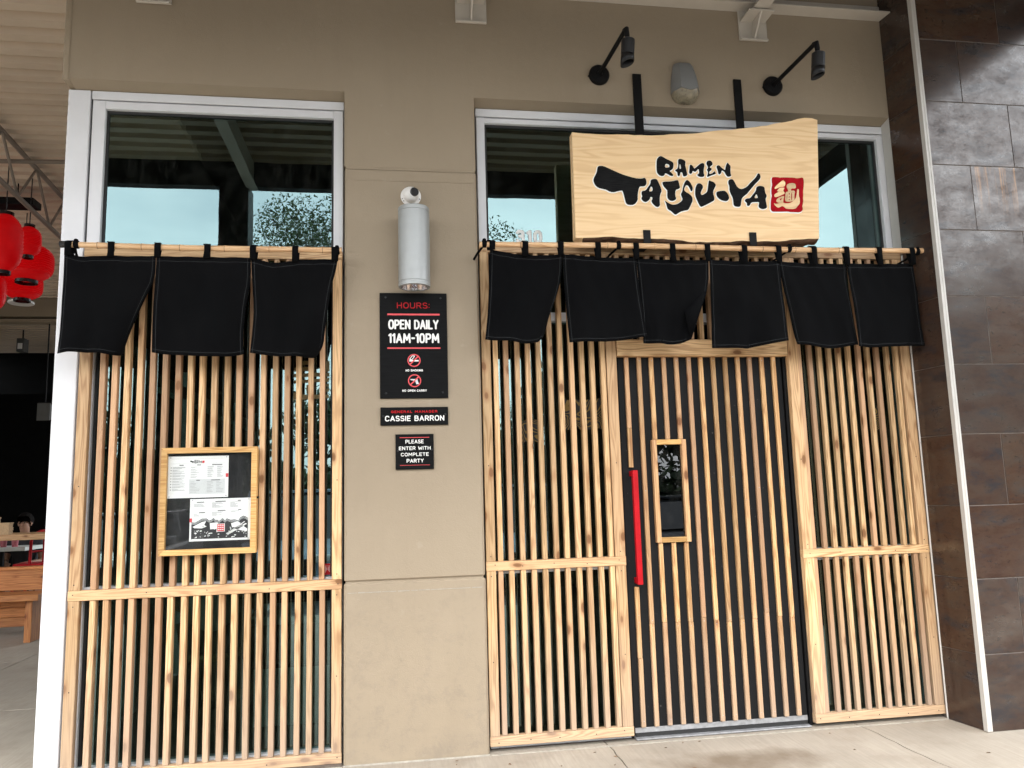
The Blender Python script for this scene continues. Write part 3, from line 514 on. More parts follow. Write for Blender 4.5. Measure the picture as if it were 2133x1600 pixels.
# ------------------------------------------------------------------ ground
BR = (-0.148, 4.5)
def sidewalk():
    root = thing('sidewalk', '', '', (0,0,0)); del root['label']; del root['category']; root['kind'] = 'structure'
    base = MB().box(-12, 10, -5.2, 12.5, -0.3, -0.012); part('bed', base, MAT['grout'], root)
    xs = [-3.455 + 1.545*k for k in range(-5, 9)]
    ys = [-5.2, -3.6, -1.75, 0.165]
    def jx(i, y): return xs[i] - (.035*y if y > -1.0 else -.035) + .006*math.sin(9*y+i) + .004*math.sin(31*y+2*i)
    for i in range(len(xs)-1):
        for j in range(3):
            yy = [ys[j]+.004 + (ys[j+1]-ys[j]-.008)*k/24 for k in range(25)]
            ring = [(jx(i, y)+.0035, y) for y in yy] + [(jx(i+1, y)-.0035, y) for y in reversed(yy)]
            part('slab', MB().prism(ring, lambda a, c, k: (a, c, -.012 if k == 0 else 0.0)), MAT['concrete'], root)
    yb = [0.165, 1.75, 3.6, 5.45, 7.3, 9.15, 12.5]
    for i in range(len(xs)-1):
        if xs[i+1] > -1.8: break
        for j in range(6):
            part('slab', MB().cbox(xs[i]+.004, xs[i+1]-.004, yb[j]+.004, yb[j+1]-.004, -0.012, 0.0, .003, 'x'), MAT['concrete'], root)
    part('slab', MB().box(-1.906, -1.86, 0.169, 12.5, -0.012, 0.0), MAT['concrete'], root)
sidewalk()
g = MB(); g.box(-300, 300, -300, 300, -0.5, -0.36); struct('ground', g, MAT['asphalt'])
g = MB(); g.box(-60, 60, -16, -5.36, -0.36, -0.15); struct('parking_lot', g, MAT['asphalt'])
k = MB(); k.cbox(-12, 10, -5.36, -5.204, -0.3, 0.0, .012, 'x'); struct('kerb', k, MAT['concrete'])
for i in range(-3, 5):
    m_ = MB(); m_.box(i*2.75-.05+.9, i*2.75+.05+.9, -12, -6.8, -.149, -.146); o = struct('bay_marking', m_, MAT['road_paint'])

# ------------------------------------------------------------------ facade walls
wall = thing('stucco_wall', 'tan stucco storefront wall with a grooved pilaster between the two windows', 'wall', (0.1, 0.1, 0))
b = MB()
FR = 0.014
# upper wall above the openings with a chamfered lower lip
def lip_profile(x0, x1):
    b.add([(x0,0,3.86),(x1,0,3.86),(x1,0,5.4),(x0,0,5.4),(x0,.10,3.838),(x1,.10,3.838),(x0,.2,5.4),(x1,.2,5.4),(x0,.2,3.838),(x1,.2,3.838)],
          [(0,1,2,3),(4,5,1,0),(8,9,5,4),(9,8,6,7),(3,2,7,6),(0,3,6,8,4),(1,5,9,7,2)])
lip_profile(-1.83, -.283); lip_profile(.502, 3.337)
part('upper_wall', b, MAT['stucco'], wall)
b = MB(); b.cbox(-1.868, -1.8305, -.006, .2, 3.85, 5.4, .008, 'z'); part('corner_bead', b, MAT['stucco'], wall)
# pilaster in three lifts with recessed reveals
b = MB()
def lift(z0, z1, y0, x0=-.283, x1=.508): b.cbox(x0, x1, y0, .2, z0, z1, .012, 'z')
b2 = b
lift(0.0, .957, 0.0); lift(.969, 3.372, -.002, -.281, .505)
b.box(-.272, .495, .010, .19, .957, .969)
b.box(-.274, .497, .002, .19, 3.292+.08, 3.385)
b.box(-.283, .502, 0.0, .2, 3.385, 5.4)
part('pilaster', b, MAT['stucco'], wall)
b = MB(); b.box(-.262, .486, -.0045, .1, 3.30, 3.306); part('score_line', b, MAT['stucco'], wall)
b = MB(); pr_ = random.Random(8); x = -.262
while x < .48:
    L_ = pr_.uniform(.03,.12); b.box(x, min(x+L_,.486), -.0012, .01, .9045+pr_.uniform(-.0006,.0006), .9075+pr_.uniform(0,.0015)); x += L_ + pr_.uniform(-.002,.01)
part('paint_ridge', b, MAT['pale_sealant'], wall, kind='stuff')
b = MB(); b.tube([(-.285,-.003,.002),(.51,-.003,.002)], .006, 6); part('base_sealant', b, MAT['pale_sealant'], wall)

# tiled pier
pier = thing('tiled_pier', 'brown rust-glazed tiled pier with a pale corner trim right of the door', 'pier', (4.4, 0, 0))
part('core', MB().prism([(3.349,-.2785),(5.6,-.2785),(5.6,.3),(3.345,.3),(3.3085,-.002)], lambda a, c, k: (a, c, 6.0*k)), MAT['grout'], pier)
CH = .4262
sn = Vector((3.3035-3.3372, .2785, 0)).normalized(); nn = Vector((-sn.y, sn.x, 0))
for r in range(13):
    z0, z1 = r*CH + .0025, (r+1)*CH - .0025
    q0 = Vector((3.3372,-.253,0)); q1 = Vector((3.3045,-.003,0))
    q = [q0, q1, q1-nn*.0085, q0-nn*.0085]
    part('tile', MB().prism([(v.x, v.y) for v in q], lambda a, c, k: (a, c, z0 if k == 0 else z1)), MAT['tile'], pier)
    x = 3.369
    edges = [3.634 + .64*k for k in range(5)] if r % 2 == 1 else [3.953 + .64*k for k in range(4)]
    for e in edges:
        dy = random.uniform(-.0006, .0006)
        part('tile', MB().cbox(x, e-.0025, -.2812+dy, -.27, z0, z1, .0012, 'x'), MAT['tile'], pier); x = e + .0025
b = MB()
b.box(3.3345, 3.3665, -.2855, -.276, 0.004, 6.0); b.box(3.3335, 3.342, -.2835, -.2545, 0.004, 6.0)
b.cbox(3.331, 3.339, -.291, -.283, .004, 6.0, .002, 'z'); b.cbox(3.352, 3.358, -.2885, -.284, .004, 6.0, .0015, 'z')
part('corner_trim', b, MAT['trim'], pier)
b = MB(); b.tube([(3.3065,.006,.0),(3.3065,.006,2.9)], .006, 8); b.box(3.306,3.34,.002,.087,2.935,3.86); part('sealant_bead', b, MAT['trim'], pier)

# ------------------------------------------------------------------ aluminium windows
def window(name, label, x0, x1, fx0, fx1, zsill, top_in, mull, extra=None):
    t = thing(name, label, 'window', ((x0+x1)/2, .12, zsill))
    fr = MB()
    fr.cbox(x0, x1, .088, .19, 3.786, 3.8365, .003, 'x')
    part('head_trim', fr, MAT['white_metal'], t)
    fr = MB()
    fr.cbox(x0+.004, fx0, .094, .19, zsill, 3.7805, .003, 'z'); part('jamb', fr, MAT['white_metal'], t)
    fr = MB(); fr.cbox(fx1, x1-.004, .094, .19, zsill, 3.7805, .003, 'z'); part('jamb', fr, MAT['white_metal'], t)
    fr = MB(); fr.cbox(fx0+.0005, fx1-.0005, .095, .189, top_in, 3.7795, .003, 'x'); part('head', fr, MAT['white_metal'], t)
    fr = MB(); fr.cbox(fx0+.0005, fx1-.0005, .095, .189, zsill, zsill+.055, .003, 'x'); part('sill', fr, MAT['white_metal'], t)
    for z in mull:
        part('mullion', MB().cbox(fx0+.0005, fx1-.0005, .096, .188, z, z+.05, .003, 'x'), MAT['white_metal'], t)
    # black gasket round the light
    gk = MB(); gk.box(fx0+.0006, fx0+.014, .122, .15, zsill+.056, top_in-.001); gk.box(fx1-.014, fx1-.0006, .122, .15, zsill+.056, top_in-.001); gk.box(fx0+.0145, fx1-.0145, .122, .15, top_in-.016, top_in-.001)
    part('gasket', gk, MAT['rubber'], t)
    zs = [zsill+.055] + [q for z in mull for q in (z, z+.05)] + [top_in]
    for i in range(0, len(zs), 2):
        part('pane', MB().box(fx0+.003, fx1-.003, .131, .137, zs[i]+.002, zs[i+1]-.002), MAT['glass'], t)
    return t
winL = window('shop_window', 'tall white-framed window left of the pilaster, behind the wooden slats', -1.737, -.2915, -1.662, -.352, .012, 3.732, [.94])
winR = window('shop_window', 'white-framed window over the door, half hidden by the wooden sign', .5185, 3.334, .575, 3.266, 2.47, 3.747, [])
# side light left of the door and right of the door
def sidelight(label, x0, x1):
    t = thing('side_window', label, 'window', ((x0+x1)/2, .12, 0))
    part('sill', MB().cbox(x0, x1, .095, .188, .004, .05, .003, 'x'), MAT['white_metal'], t)
    part('mullion', MB().cbox(x0, x1, .096, .188, .965, 1.035, .003, 'x'), MAT['white_metal'], t)
    part('jamb', MB().cbox(x0-.05, x0-.0005, .094, .19, .004, 2.4695, .003, 'z'), MAT['white_metal'], t)
    part('jamb', MB().cbox(x1+.0005, x1+.05, .094, .19, .004, 2.4695, .003, 'z'), MAT['white_metal'], t)
    part('pane', MB().box(x0+.002, x1-.002, .131, .137, .052, .963), MAT['glass'], t)
    part('pane', MB().box(x0+.002, x1-.002, .131, .137, 1.037, 2.468), MAT['glass'], t)
sidelight('white-framed pane behind the slat screen left of the door', .575, 1.30)
sidelight('white-framed pane behind the slat screen right of the door', 2.54, 3.266)
# sills of concrete at the thresholds
s_ = MB(); s_.box(-1.737, -.2915, -.004, .2, -.01, .0105); s_.box(.5185, 3.337, .09, .2, -.01, .003); struct('threshold', s_, MAT['grout'])
s_ = MB(); s_.box(.515, 3.30, -.012, .003, -.004, .0045); s_.box(-1.72, -.289, -.009, .003, -.004, .0045); struct('joint_sealant', s_, MAT['pale_sealant'])

# white corner post of the building
post = thing('corner_post', 'broad white aluminium post at the left corner of the shopfront', 'post', (-1.8, .14, 0))
part('cover', MB().cbox(-1.866, -1.7445, .086, .26, 0.002, 3.8365, .004, 'z'), MAT['white_metal'], post)
part('gasket', MB().box(-1.744, -1.7375, .11, .2, .002, 3.8365), MAT['rubber'], post)

# ------------------------------------------------------------------ slat screens
def slat_mesh(w_, d_, h_): return MB().cbox(-w_/2, w_/2, 0, d_, 0, h_, .0018, 'z').mesh('slat', MAT['slat'])
def screw(mb, x, z, y): mb.lathe([(.0001,-.0006),(.0034,-.0006),(.0034,.001)], (x, y, z), 'y', 8)
def screen(label, x0, x1, wl, wr, zb0, zb1, zm0, zm1, ztop0, ztop1, centers, extra_slat=None, dep=.042, sw=.0285):
    t = thing('slat_screen', label, 'wooden screen', ((x0+x1)/2, .05, 0), 'cedar slat screens of the shopfront')
    yF, yB = .028, .072
    def rail(z0, z1, xa=x0, xb=x1, y0=yF): return part('rail', MB().cbox(0, xb-xa, 0, yB-y0, 0, z1-z0, .0022, 'x'), MAT['rail'], t, at=(xa, y0, z0))
    r1 = rail(zb0, zb1); r2 = rail(zm0, zm1); rail(ztop0, ztop1)
    for (za, zb) in ((zb1+.001, zm0-.001), (zm1+.001, ztop0-.001)):
        for xa, xb in ((x0+.002, x0+wl), (x1-wr, x1-.002)):
            part('stile', MB().cbox(0, xb-xa, 0, yB-yF-.002, 0, zb-za, .0022, 'z'), MAT['stile'], t, at=(xa, yF+.001, za))
    lo = slat_mesh(sw, dep, zm0-zb1-.003); hi = slat_mesh(sw, dep, ztop0-zm1-.003)
    cs = list(centers) + ([extra_slat] if extra_slat else [])
    for c in cs:
        for me, z in ((lo, zb1+.0015), (hi, zm1+.0015)):
            o = link('slat', me, t, (c + random.uniform(-.0025,.0025), .034+random.uniform(-.0015,.0015), z))
            o.rotation_euler = (0, random.uniform(-.0012,.0012), random.uniform(-.02,.02))
    sc_ = MB()
    for z in ((zb0+zb1)/2, (zm0+zm1)/2):
        for k in range(5): screw(sc_, x0+.04+(x1-x0-.08)*k/4+random.uniform(-.02,.02), z+random.uniform(-.008,.008), yF)
    for z in (zm0-.03, zm1+.03, zm1+.55, zb1+.4):
        screw(sc_, x0+wl/2, z, yF+.001); screw(sc_, x1-wr/2, z, yF+.001)
    part('screws', sc_, MAT['rubber'], t, kind='stuff')
    return t
screen('wide cedar slat screen left of the pilaster, with the framed menu hung on it', -1.716, -.295, .058, .055, .011, .065, .928, .981, 2.818, 2.868, [-1.595+.0661*i for i in range(19)], None, .047)
screen('narrow cedar slat screen between the pilaster and the charcoal door', .515, 1.345, .056, .064, .034, .086, .989, 1.041, 2.882, 2.932, [.600+.0661*i for i in range(11)])
screen('narrow cedar slat screen between the charcoal door and the tiled pier', 2.464, 3.314, .068, .064, .023, .076, .986, 1.037, 2.882, 2.932, [2.6195+.0668*i for i in range(10)], 2.546, .031, .0265)
# transom screen above the door
t = thing('slat_screen', 'short cedar slats above the door header, mostly covered by the black curtain', 'wooden screen', (1.9, .05, 2.4), 'cedar slat screens of the shopfront')
part('rail', MB().cbox(0, 1.115, 0, .044, 0, .05, .0022, 'x'), MAT['rail'], t, at=(1.347, .028, 2.882))
me = slat_mesh(.0285, .042, .534)
for i in range(17): link('slat', me, t, (1.376+.0661*i, .034, 2.346))

# ------------------------------------------------------------------ door
door = thing('slatted_door', 'charcoal door with thin wooden strips, a red pull bar and a narrow window', 'door', (1.9, .08, 0))
part('leaf', MB().cbox(1.362, 2.440, .082, .125, .030, 2.27, .003, 'z'), MAT['door'], door)
part('jamb', MB().cbox(2.444, 2.463, .066, .128, .006, 2.27, .002, 'z'), MAT['jamb'], door)
part('jamb', MB().cbox(1.3455, 1.359, .074, .128, .006, 2.27, .002, 'z'), MAT['jamb'], door)
part('header', MB().cbox(0, 1.113, 0, .06, 0, .103, .003, 'x'), MAT['rail'], door, at=(1.3475, .024, 2.240))
b = MB(); b.cbox(1.366, 2.436, .076, .0815, .034, .062, .001, 'x')
for k in range(6): screw(b, 1.40+.2*k, .05, .0757)
part('kick_strip', b, MAT['galv'], door)
part('sweep', MB().box(1.37, 2.436, .0775, .0815, .012, .0335), MAT['rubber'], door)
part('threshold_plate', MB().cbox(1.362, 2.44, .04, .13, .0035, .011, .002, 'x'), MAT['galv'], door)
PX = [1.4145+.0806*i for i in range(13)]
def strip(x, z0, z1):
    o = part('strip', MB().cbox(-.0133, .0133, 0, .0205, 0, z1-z0, .0022, 'z'), MAT['strip'], door, at=(x+random.uniform(-.0015,.0015), .061, z0))
    return o
nl = MB()
for i, x in enumerate(PX):
    zj = .64 + (.0 if i % 5 else .03) + random.uniform(-.012, .012)
    if i == 0:
        strip(x, .066, .45); strip(x, .4515, .858); strip(x, 1.562, 1.80); strip(x, 1.8015, 2.238)
    elif i in (2, 3, 4):
        strip(x, .066, zj); strip(x, zj+.0012, 1.108); strip(x, 1.728, 2.238)
    else:
        strip(x, .066, zj); strip(x, zj+.0012, 2.238)
    for z in (zj-.02, zj+.02, .10, 2.215, 1.35+.07*(i%3)):
        if i in (2,3,4) and 1.1 < z < 1.73: continue
        if i == 0 and .85 < z < 1.57: continue
        nl.lathe([(.0001,-.0007),(.0026,-.0007),(.0026,.0015)], (x+random.uniform(-.004,.004), .0612, z), 'y', 7)
part('nails', nl, MAT['galv'], door, kind='stuff')
wf = MB(); X0, X1, Z0, Z1 = 1.548, 1.764, 1.110, 1.726
fr = part('window_frame', MB().cbox(0, .029, 0, .034, 0, Z1-Z0, .002, 'z'), MAT['strip'], door, at=(X0, .048, Z0))
part('frame_side', MB().cbox(0, .029, 0, .034, 0, Z1-Z0, .002, 'z'), MAT['strip'], fr, at=(X1-.029, .048, Z0))
part('frame_rail', MB().cbox(0, X1-X0-.059, 0, .033, 0, .03, .002, 'x'), MAT['menuframe'], fr, at=(X0+.0295, .0485, Z1-.03))
part('frame_rail', MB().cbox(0, X1-X0-.059, 0, .033, 0, .03, .002, 'x'), MAT['menuframe'], fr, at=(X0+.0295, .0485, Z0))
part('window_pane', MB().box(X0+.029, X1-.029, .074, .0795, Z0+.03, Z1-.03), MAT['door_glass'], door)
part('window_back', MB().box(X0+.03, X1-.03, .0805, .0815, Z0+.031, Z1-.031), MAT['dark_wall'], door)
hd = MB()
hd.cbox(1.402, 1.433, -.002, .029, .878, 1.543, .002, 'z')
part('pull_bar', hd, MAT['red'], door, smooth=30)
hd = MB(); hd.cbox(1.404, 1.431, .0295, .0815, 1.508, 1.541, .002, 'y'); hd.cbox(1.404, 1.431, .0295, .0815, .880, .913, .002, 'y')
part('bar_mount', hd, MAT['red'], door, smooth=30)

# ------------------------------------------------------------------ noren curtains
def resample(pl, t):
    L = [0.0]
    for a, b_ in zip(pl, pl[1:]): L.append(L[-1] + math.hypot(b_[0]-a[0], b_[1]-a[1]))
    s = t * L[-1]
    for i in range(len(pl)-1):
        if s <= L[i+1] + 1e-9:
            # Catmull-Rom through the polyline
            k = (s - L[i]) / max(1e-9, L[i+1]-L[i])
            p0 = pl[max(0,i-1)]; p1 = pl[i]; p2 = pl[i+1]; p3 = pl[min(len(pl)-1,i+2)]
            return tuple(.5*((2*p1[j]) + (-p0[j]+p2[j])*k*0.6 + 0*k) if False else p1[j]+(p2[j]-p1[j])*k for j in (0,1))
    return pl[-1]
def smooth_pl(pl):
    out = [pl[0]]
    for i in range(len(pl)-1):
        a, b_ = pl[i], pl[i+1]
        out += [(a[0]*.7+b_[0]*.3, a[1]*.7+b_[1]*.3), (a[0]*.3+b_[0]*.7, a[1]*.3+b_[1]*.7)]
    out.append(pl[-1]); return out
def cloth_panel(parent, data, y0, seed, curl_r=0.0, curl_l=0.0, flap=None):
    top, left, right, bot = [smooth_pl([tuple(p) for p in q]) for q in data]
    rr = random.Random(seed); nu, nv = 30, 30
    ph = rr.uniform(0, 6.28); fq = rr.uniform(1.0, 1.7); dr = rr.uniform(-.6, .6)
    def P(u, v):
        c, d, a, e = resample(top, u), resample(bot, u), resample(left, v), resample(right, v)
        x = (1-v)*c[0]+v*d[0] + (1-u)*a[0]+u*e[0] - ((1-u)*(1-v)*top[0][0]+u*(1-v)*top[-1][0]+(1-u)*v*bot[0][0]+u*v*bot[-1][0])
        z = (1-v)*c[1]+v*d[1] + (1-u)*a[1]+u*e[1] - ((1-u)*(1-v)*top[0][1]+u*(1-v)*top[-1][1]+(1-u)*v*bot[0][1]+u*v*bot[-1][1])
        y = y0 + .016*math.sin(6.283*(fq*u+dr*v)+ph)*v**.7 + .007*math.sin(6.283*2.6*u+ph*2)*v + .004*math.sin(6.283*(4*u-1.5*v)+ph)*(1-v)
        y += curl_r*max(0, u-.62)**2/.1444*v**1.5 + curl_l*max(0, .38-u)**2/.1444*v**1.5
        y -= .012*math.sin(math.pi*v)*math.sin(math.pi*u)
        return (x, y, z)
    mb = MB()
    vs = [P(i/nu, j/nv) for j in range(nv+1) for i in range(nu+1)]
    mb.add(vs, [(j*(nu+1)+i, (j+1)*(nu+1)+i, (j+1)*(nu+1)+i+1, j*(nu+1)+i+1) for j in range(nv) for i in range(nu)])
    if flap:
        f = [(x, y0+curl_r*.2-.035*k, z) for (x, z), k in zip(flap, (.15, 1.0, .95, .5, .55))]
        mb.add(f, [(0,1,4),(1,2,4),(2,3,4)])
    o = part('cloth_panel', mb, MAT['cloth'], parent, smooth=60)
    md = o.modifiers.new('thick', 'SOLIDIFY'); md.thickness = .0022; md.offset = 1.0
    st = MB()
    def ribbon(pts, horiz):
        for a, b_ in zip(pts, pts[1:]):
            h = .0006
            if horiz: st.add([(a[0],a[1]-.003,a[2]-h),(b_[0],b_[1]-.003,b_[2]-h),(b_[0],b_[1]-.003,b_[2]+h),(a[0],a[1]-.003,a[2]+h)], [(0,1,2,3)])
            else: st.add([(a[0]-h,a[1]-.003,a[2]),(a[0]+h,a[1]-.003,a[2]),(b_[0]+h,b_[1]-.003,b_[2]),(b_[0]-h,b_[1]-.003,b_[2])], [(0,1,2,3)])
    ribbon([P(.035, v/40) for v in range(41)], False); ribbon([P(.965, v/40) for v in range(41)], False)
    ribbon([P(u/40, .965) for u in range(41)], True); ribbon([P(u/40, .05) for u in range(41)], True)
    part('stitching', st, MAT['thread'], o)
    return o
def bamboo(parent, a, b_, r, seed):
    rr = random.Random(seed); a, b_ = Vector(a), Vector(b_); d = b_-a; L = d.length; pts, rs = [], []; s = 0.0; pos = []
    while s < L: s += rr.uniform(.14, .30); pos.append(min(s, L))
    ss = sorted(set([0, L] + [q for p in pos for q in (p-.012, p-.004, p, p+.006, p+.02) if 0 < q < L]))
    for q in ss:
        nd = min([abs(q-p) for p in pos] + [1]); rs.append(r*(1.14 if nd < .002 else 1.07 if nd < .007 else .99) + rr.uniform(-.0004,.0004)); pts.append(a + d*(q/L) + Vector((0, 0, .004*math.sin(q*3+seed))))
    mb = MB(); mb.tube(pts, rs, 14)
    o = part('bamboo_rod', mb, MAT['bamboo'], parent, smooth=40)
    nd = MB()
    for p in pos[:-1]: nd.tube([a+d*((p-.0012)/L)+Vector((0,0,.004*math.sin(p*3+seed))), a+d*((p+.0012)/L)+Vector((0,0,.004*math.sin(p*3+seed)))], r*1.15, 14)
    part('node_ring', nd, MAT['bark'], o, kind='stuff')
    return o
def loop(parent, x, y, z, r, ztop, wd=.034):
    """a fabric hanger passing over the rod, front and back"""
    mb = MB(); ring = []
    prof = [(y-r*1.0-.004, ztop-.012), (y-r-.006, z-.01)] + [(y-math.cos(math.pi*k/8)*(r+.006), z+math.sin(math.pi*k/8)*(r+.006)) for k in range(9)] + [(y+r+.006, z-.01), (y-r*.2, ztop-.012)]
    sk = random.uniform(-.006, .006)
    for i, (yy, zz) in enumerate(prof):
        ring += [(x-wd/2+sk*(1 if i < 5 else -1), yy, zz), (x+wd/2+sk*(1 if i < 5 else -1), yy, zz)]
    mb.add(ring, [(2*i, 2*i+1, 2*i+3, 2*i+2) for i in range(len(prof)-1)])
    o = part('hanging_loop', mb, MAT['cloth'], parent, smooth=50)
    md = o.modifiers.new('thick', 'SOLIDIFY'); md.thickness = .003
    return o
def tie(parent, x, y, z, r):
    mb = MB(); mb.lathe([(r+.001,-.014),(r+.006,-.010),(r+.006,.010),(r+.001,.014)], (x, y, z), 'x', 14, cap=False)
    mb.tube([(x-.01, y+.01, z-r), (x-.03, y+.08, z-.03), (x-.045, y+.16, z-.045)], .007, 6)
    mb.lathe([(.001,-.01),(.01,-.006),(.012,0),(.01,.006),(.001,.01)], (x, y-r*.6, z+r+.004), 'z', 10)
    part('strap_tie', mb, MAT['cloth'], parent, smooth=50)
nl_ = thing('noren_curtain', 'black three-panel shop curtain hung over the left slat screen', 'curtain', (-1.0, -.12, 2.84), 'black noren curtains on bamboo rods')
RA, RB = Vector(RODL[0]), Vector(RODL[1])
bamboo(nl_, RA, RB, .0165, 3)
for i, kw in enumerate([dict(curl_r=.085), dict(curl_r=.03), dict(curl_r=.07)]): cloth_panel(nl_, NOREN[i], -.12, 10+i, **kw)
def ztop_at(data, x):
    t_ = data[0]
    for a, b_ in zip(t_, t_[1:]):
        if a[0] <= x <= b_[0]: return a[1]+(b_[1]-a[1])*(x-a[0])/(b_[0]-a[0])
    return t_[0][1] if x < t_[0][0] else t_[-1][1]
for x in LOOPL:
    d = min(NOREN[:3], key=lambda q: min(abs(x-q[0][0][0]), abs(x-q[0][-1][0])) if not q[0][0][0] <= x <= q[0][-1][0] else 0)
    k_ = (x-RA.x)/(RB.x-RA.x); loop(nl_, x, -.12, RA.z+(RB.z-RA.z)*k_, .0165, ztop_at(d, x))
tie(nl_, -1.70, -.12, RA.z, .0165); tie(nl_, -.315, -.12, RB.z, .0165)
part('end_cap', MB().lathe([(.001,-.02),(.019,-.018),(.019,.012),(.001,.012)], (-1.765, -.12, RA.z), 'x', 14), MAT['black_plastic'], nl_)
nr_ = thing('noren_curtain', 'black six-panel shop curtain hung across the door under the sign', 'curtain', (1.9, -.15, 2.87), 'black noren curtains on bamboo rods')
QA, QB = Vector((.497, -.162, 2.870)), Vector((3.327, -.162, 2.878))
bamboo(nr_, QA, QB, .0165, 5)
for i, kw in enumerate([dict(curl_r=.08), dict(curl_r=-.01), dict(curl_r=-.03, flap=FLAP), dict(curl_l=-.01), dict(curl_r=.02), dict()]): cloth_panel(nr_, NOREN[3+i], -.15-.004*(i%2), 20+i, **kw)
for x in LOOPR:
    d = min(NOREN[3:], key=lambda q: min(abs(x-q[0][0][0]), abs(x-q[0][-1][0])) if not q[0][0][0] <= x <= q[0][-1][0] else 0)
    k_ = (x-QA.x)/(QB.x-QA.x); loop(nr_, x, -.162, QA.z+(QB.z-QA.z)*k_, .0165, ztop_at(d, x))
for x in (TIES[0], 3.29): tie(nr_, x, -.162, 2.874, .0165)
tie(nr_, .525, -.162, 2.870, .0165); tie(nr_, 2.42, -.162, 2.876, .0165)

# ------------------------------------------------------------------ shop sign
sign = thing('shop_sign', 'live-edge wooden slab sign with black brush lettering RAMEN TATSU-YA and a red stamp', 'sign', (1.9, -.1, 2.92))
YS0, YS1 = -.14, -.072
rr = random.Random(4)
def densify(ring, step):
    out = []
    for i in range(len(ring)):
        a, b_ = ring[i], ring[(i+1)%len(ring)]; n = max(1, int(math.hypot(b_[0]-a[0], b_[1]-a[1])/step))
        for k in range(n): out.append((a[0]+(b_[0]-a[0])*k/n, a[1]+(b_[1]-a[1])*k/n))
    return out
ring = densify(SLAB, .035); nR = len(ring)
jit = []
for x, z in ring:
    edge = z < 2.99 or z > 3.60 and .0 < x
    jit.append((0, rr.uniform(-.003,.003)) if 1.1 < x < 2.7 else (0, 0))
ring = [(x+j[0], z+j[1]) for (x, z), j in zip(ring, jit)]
mb = MB()
fr_ = [(x, YS0, z) for x, z in ring]; mb.mi = 0
mb.add(fr_, [tuple(range(nR-1, -1, -1)) if False else tuple(range(nR))])
lay = [[(x, YS0, z) for x, z in ring]]
for k, yy in enumerate((-.128, -.112, -.094, YS1)):
    lay.append([(x + (rr.uniform(-.002,.002) if 1.1 < x < 2.7 else 0), yy + rr.uniform(-.002,.002)*(k<3), z + ((-.010-.004*k if z < 3.02 else .004) + rr.uniform(-.006,.006) if 1.1 < x < 2.7 else 0)) for x, z in ring])
base_i = len(mb.v); mb.mi = 1
allv = [p for l in lay for p in l]
mb.add(allv, [(r*nR+i, r*nR+(i+1)%nR, (r+1)*nR+(i+1)%nR, (r+1)*nR+i) for r in range(4) for i in range(nR)])
# straight sawn ends are wood, not bark
for fi in range(len(mb.f)-4*nR, len(mb.f)):
    xs_ = [mb.v[i][0] for i in mb.f[fi]]
    if max(xs_) < 1.13 or min(xs_) > 2.66: mb.m[fi] = 0
mb.mi = 0; mb.add(lay[-1], [tuple(reversed(range(nR)))])
me = mb.mesh('slab', [MAT['slab'], MAT['bark']])
bm = bmesh.new(); bm.from_mesh(me); bmesh.ops.recalc_face_normals(bm, faces=bm.faces); bmesh.ops.triangulate(bm, faces=[f for f in bm.faces if len(f.verts) > 4]); bm.to_mesh(me); bm.free()
link('slab', me, sign)
for i, (o_, hs) in enumerate(LETTERS):
    sh = lambda rg: [(x-.0022, z-.0026) for x, z in rg]  # white outline shifted down-left to mimic the shading of carved letters
    e = link('letter', curve_mesh('letter', [o_] + hs, YS0-.0036, .0035, MAT['brush']), sign)
    link('letter_outline', curve_mesh('letter_outline', [sh(grow(o_, .0042))] + [sh(grow(h, -.0042)) for h in hs], YS0-.0016, .0015, MAT['white_paint']), e)
stamp = link('stamp', curve_mesh('stamp', [SEAL], YS0-.0032, .003, MAT['red_paint']), sign)
link('stamp_outline', curve_mesh('stamp_outline', [[(x-.004, z-.004) for x, z in grow(SEAL, .0035)]], YS0-.0014, .0013, MAT['white_paint']), stamp)
for o_, hs in KANJI: link('character_stroke', curve_mesh('character_stroke', [o_] + hs, YS0-.0052, .0018, MAT['slab']), stamp)
for (xa, xb) in ((1.526, 1.582), (2.210, 2.262)):
    part('hanger_strap', MB().cbox(xa, xb, -.016, -.0025, 3.30, 4.068, .0015, 'z'), MAT['black_metal'], sign)
    s_ = MB(); s_.box(xa, xb, -.071, -.0165, 3.42, 3.47); part('spacer', s_, MAT['black_metal'], sign)
for (a, b_) in HOOKS:
    h_ = MB(); h_.cbox(a[0], b_[0], -.147, -.1415, b_[1]-.012, a[1], .001, 'z'); h_.box(a[0], b_[0], -.1412, -.003, b_[1]-.017, b_[1]-.0125); h_.box(a[0], b_[0], -.009, -.003, b_[1]-.0124, 3.1)
    part('hook_plate', h_, MAT['black_metal'], sign)
# ------------------------------------------------------------------ pilaster: camera, tube light, signs
dc = thing('dome_camera', 'small white dome security camera above the silver tube light', 'camera', (.108, 0, 3.205))
part('base', MB().lathe([(.052,-.001),(.060,-.004),(.061,-.012),(.052,-.020),(.046,-.022)], (.108, 0, 3.205), 'y', 28), MAT['white_plastic'], dc, smooth=40)
part('ball', MB().lathe([(.046,-.021),(.047,-.030),(.045,-.045),(.038,-.060),(.026,-.071),(.012,-.077),(.001,-.078)], (.108, 0, 3.206), 'y', 28), MAT['white_plastic'], dc, smooth=50)
cd = Vector((.36, -.90, .06)).normalized(); cc = Vector((.112, -.034, 3.207))
part('lens', MB().tube([cc+cd*.030, cc+cd*.0475, cc+cd*.050], [.026, .026, .022], 20), MAT['black_plastic'], dc, smooth=30)
sl = MB()
for a in (-2.5, 3.5, -.35): sl.box(.108+.053*math.cos(a)-.004, .108+.053*math.cos(a)+.004, -.0195, -.013, 3.205+.053*math.sin(a)-.003, 3.205+.053*math.sin(a)+.003)
part('screw_slot', sl, MAT['black_plastic'], dc, kind='stuff')
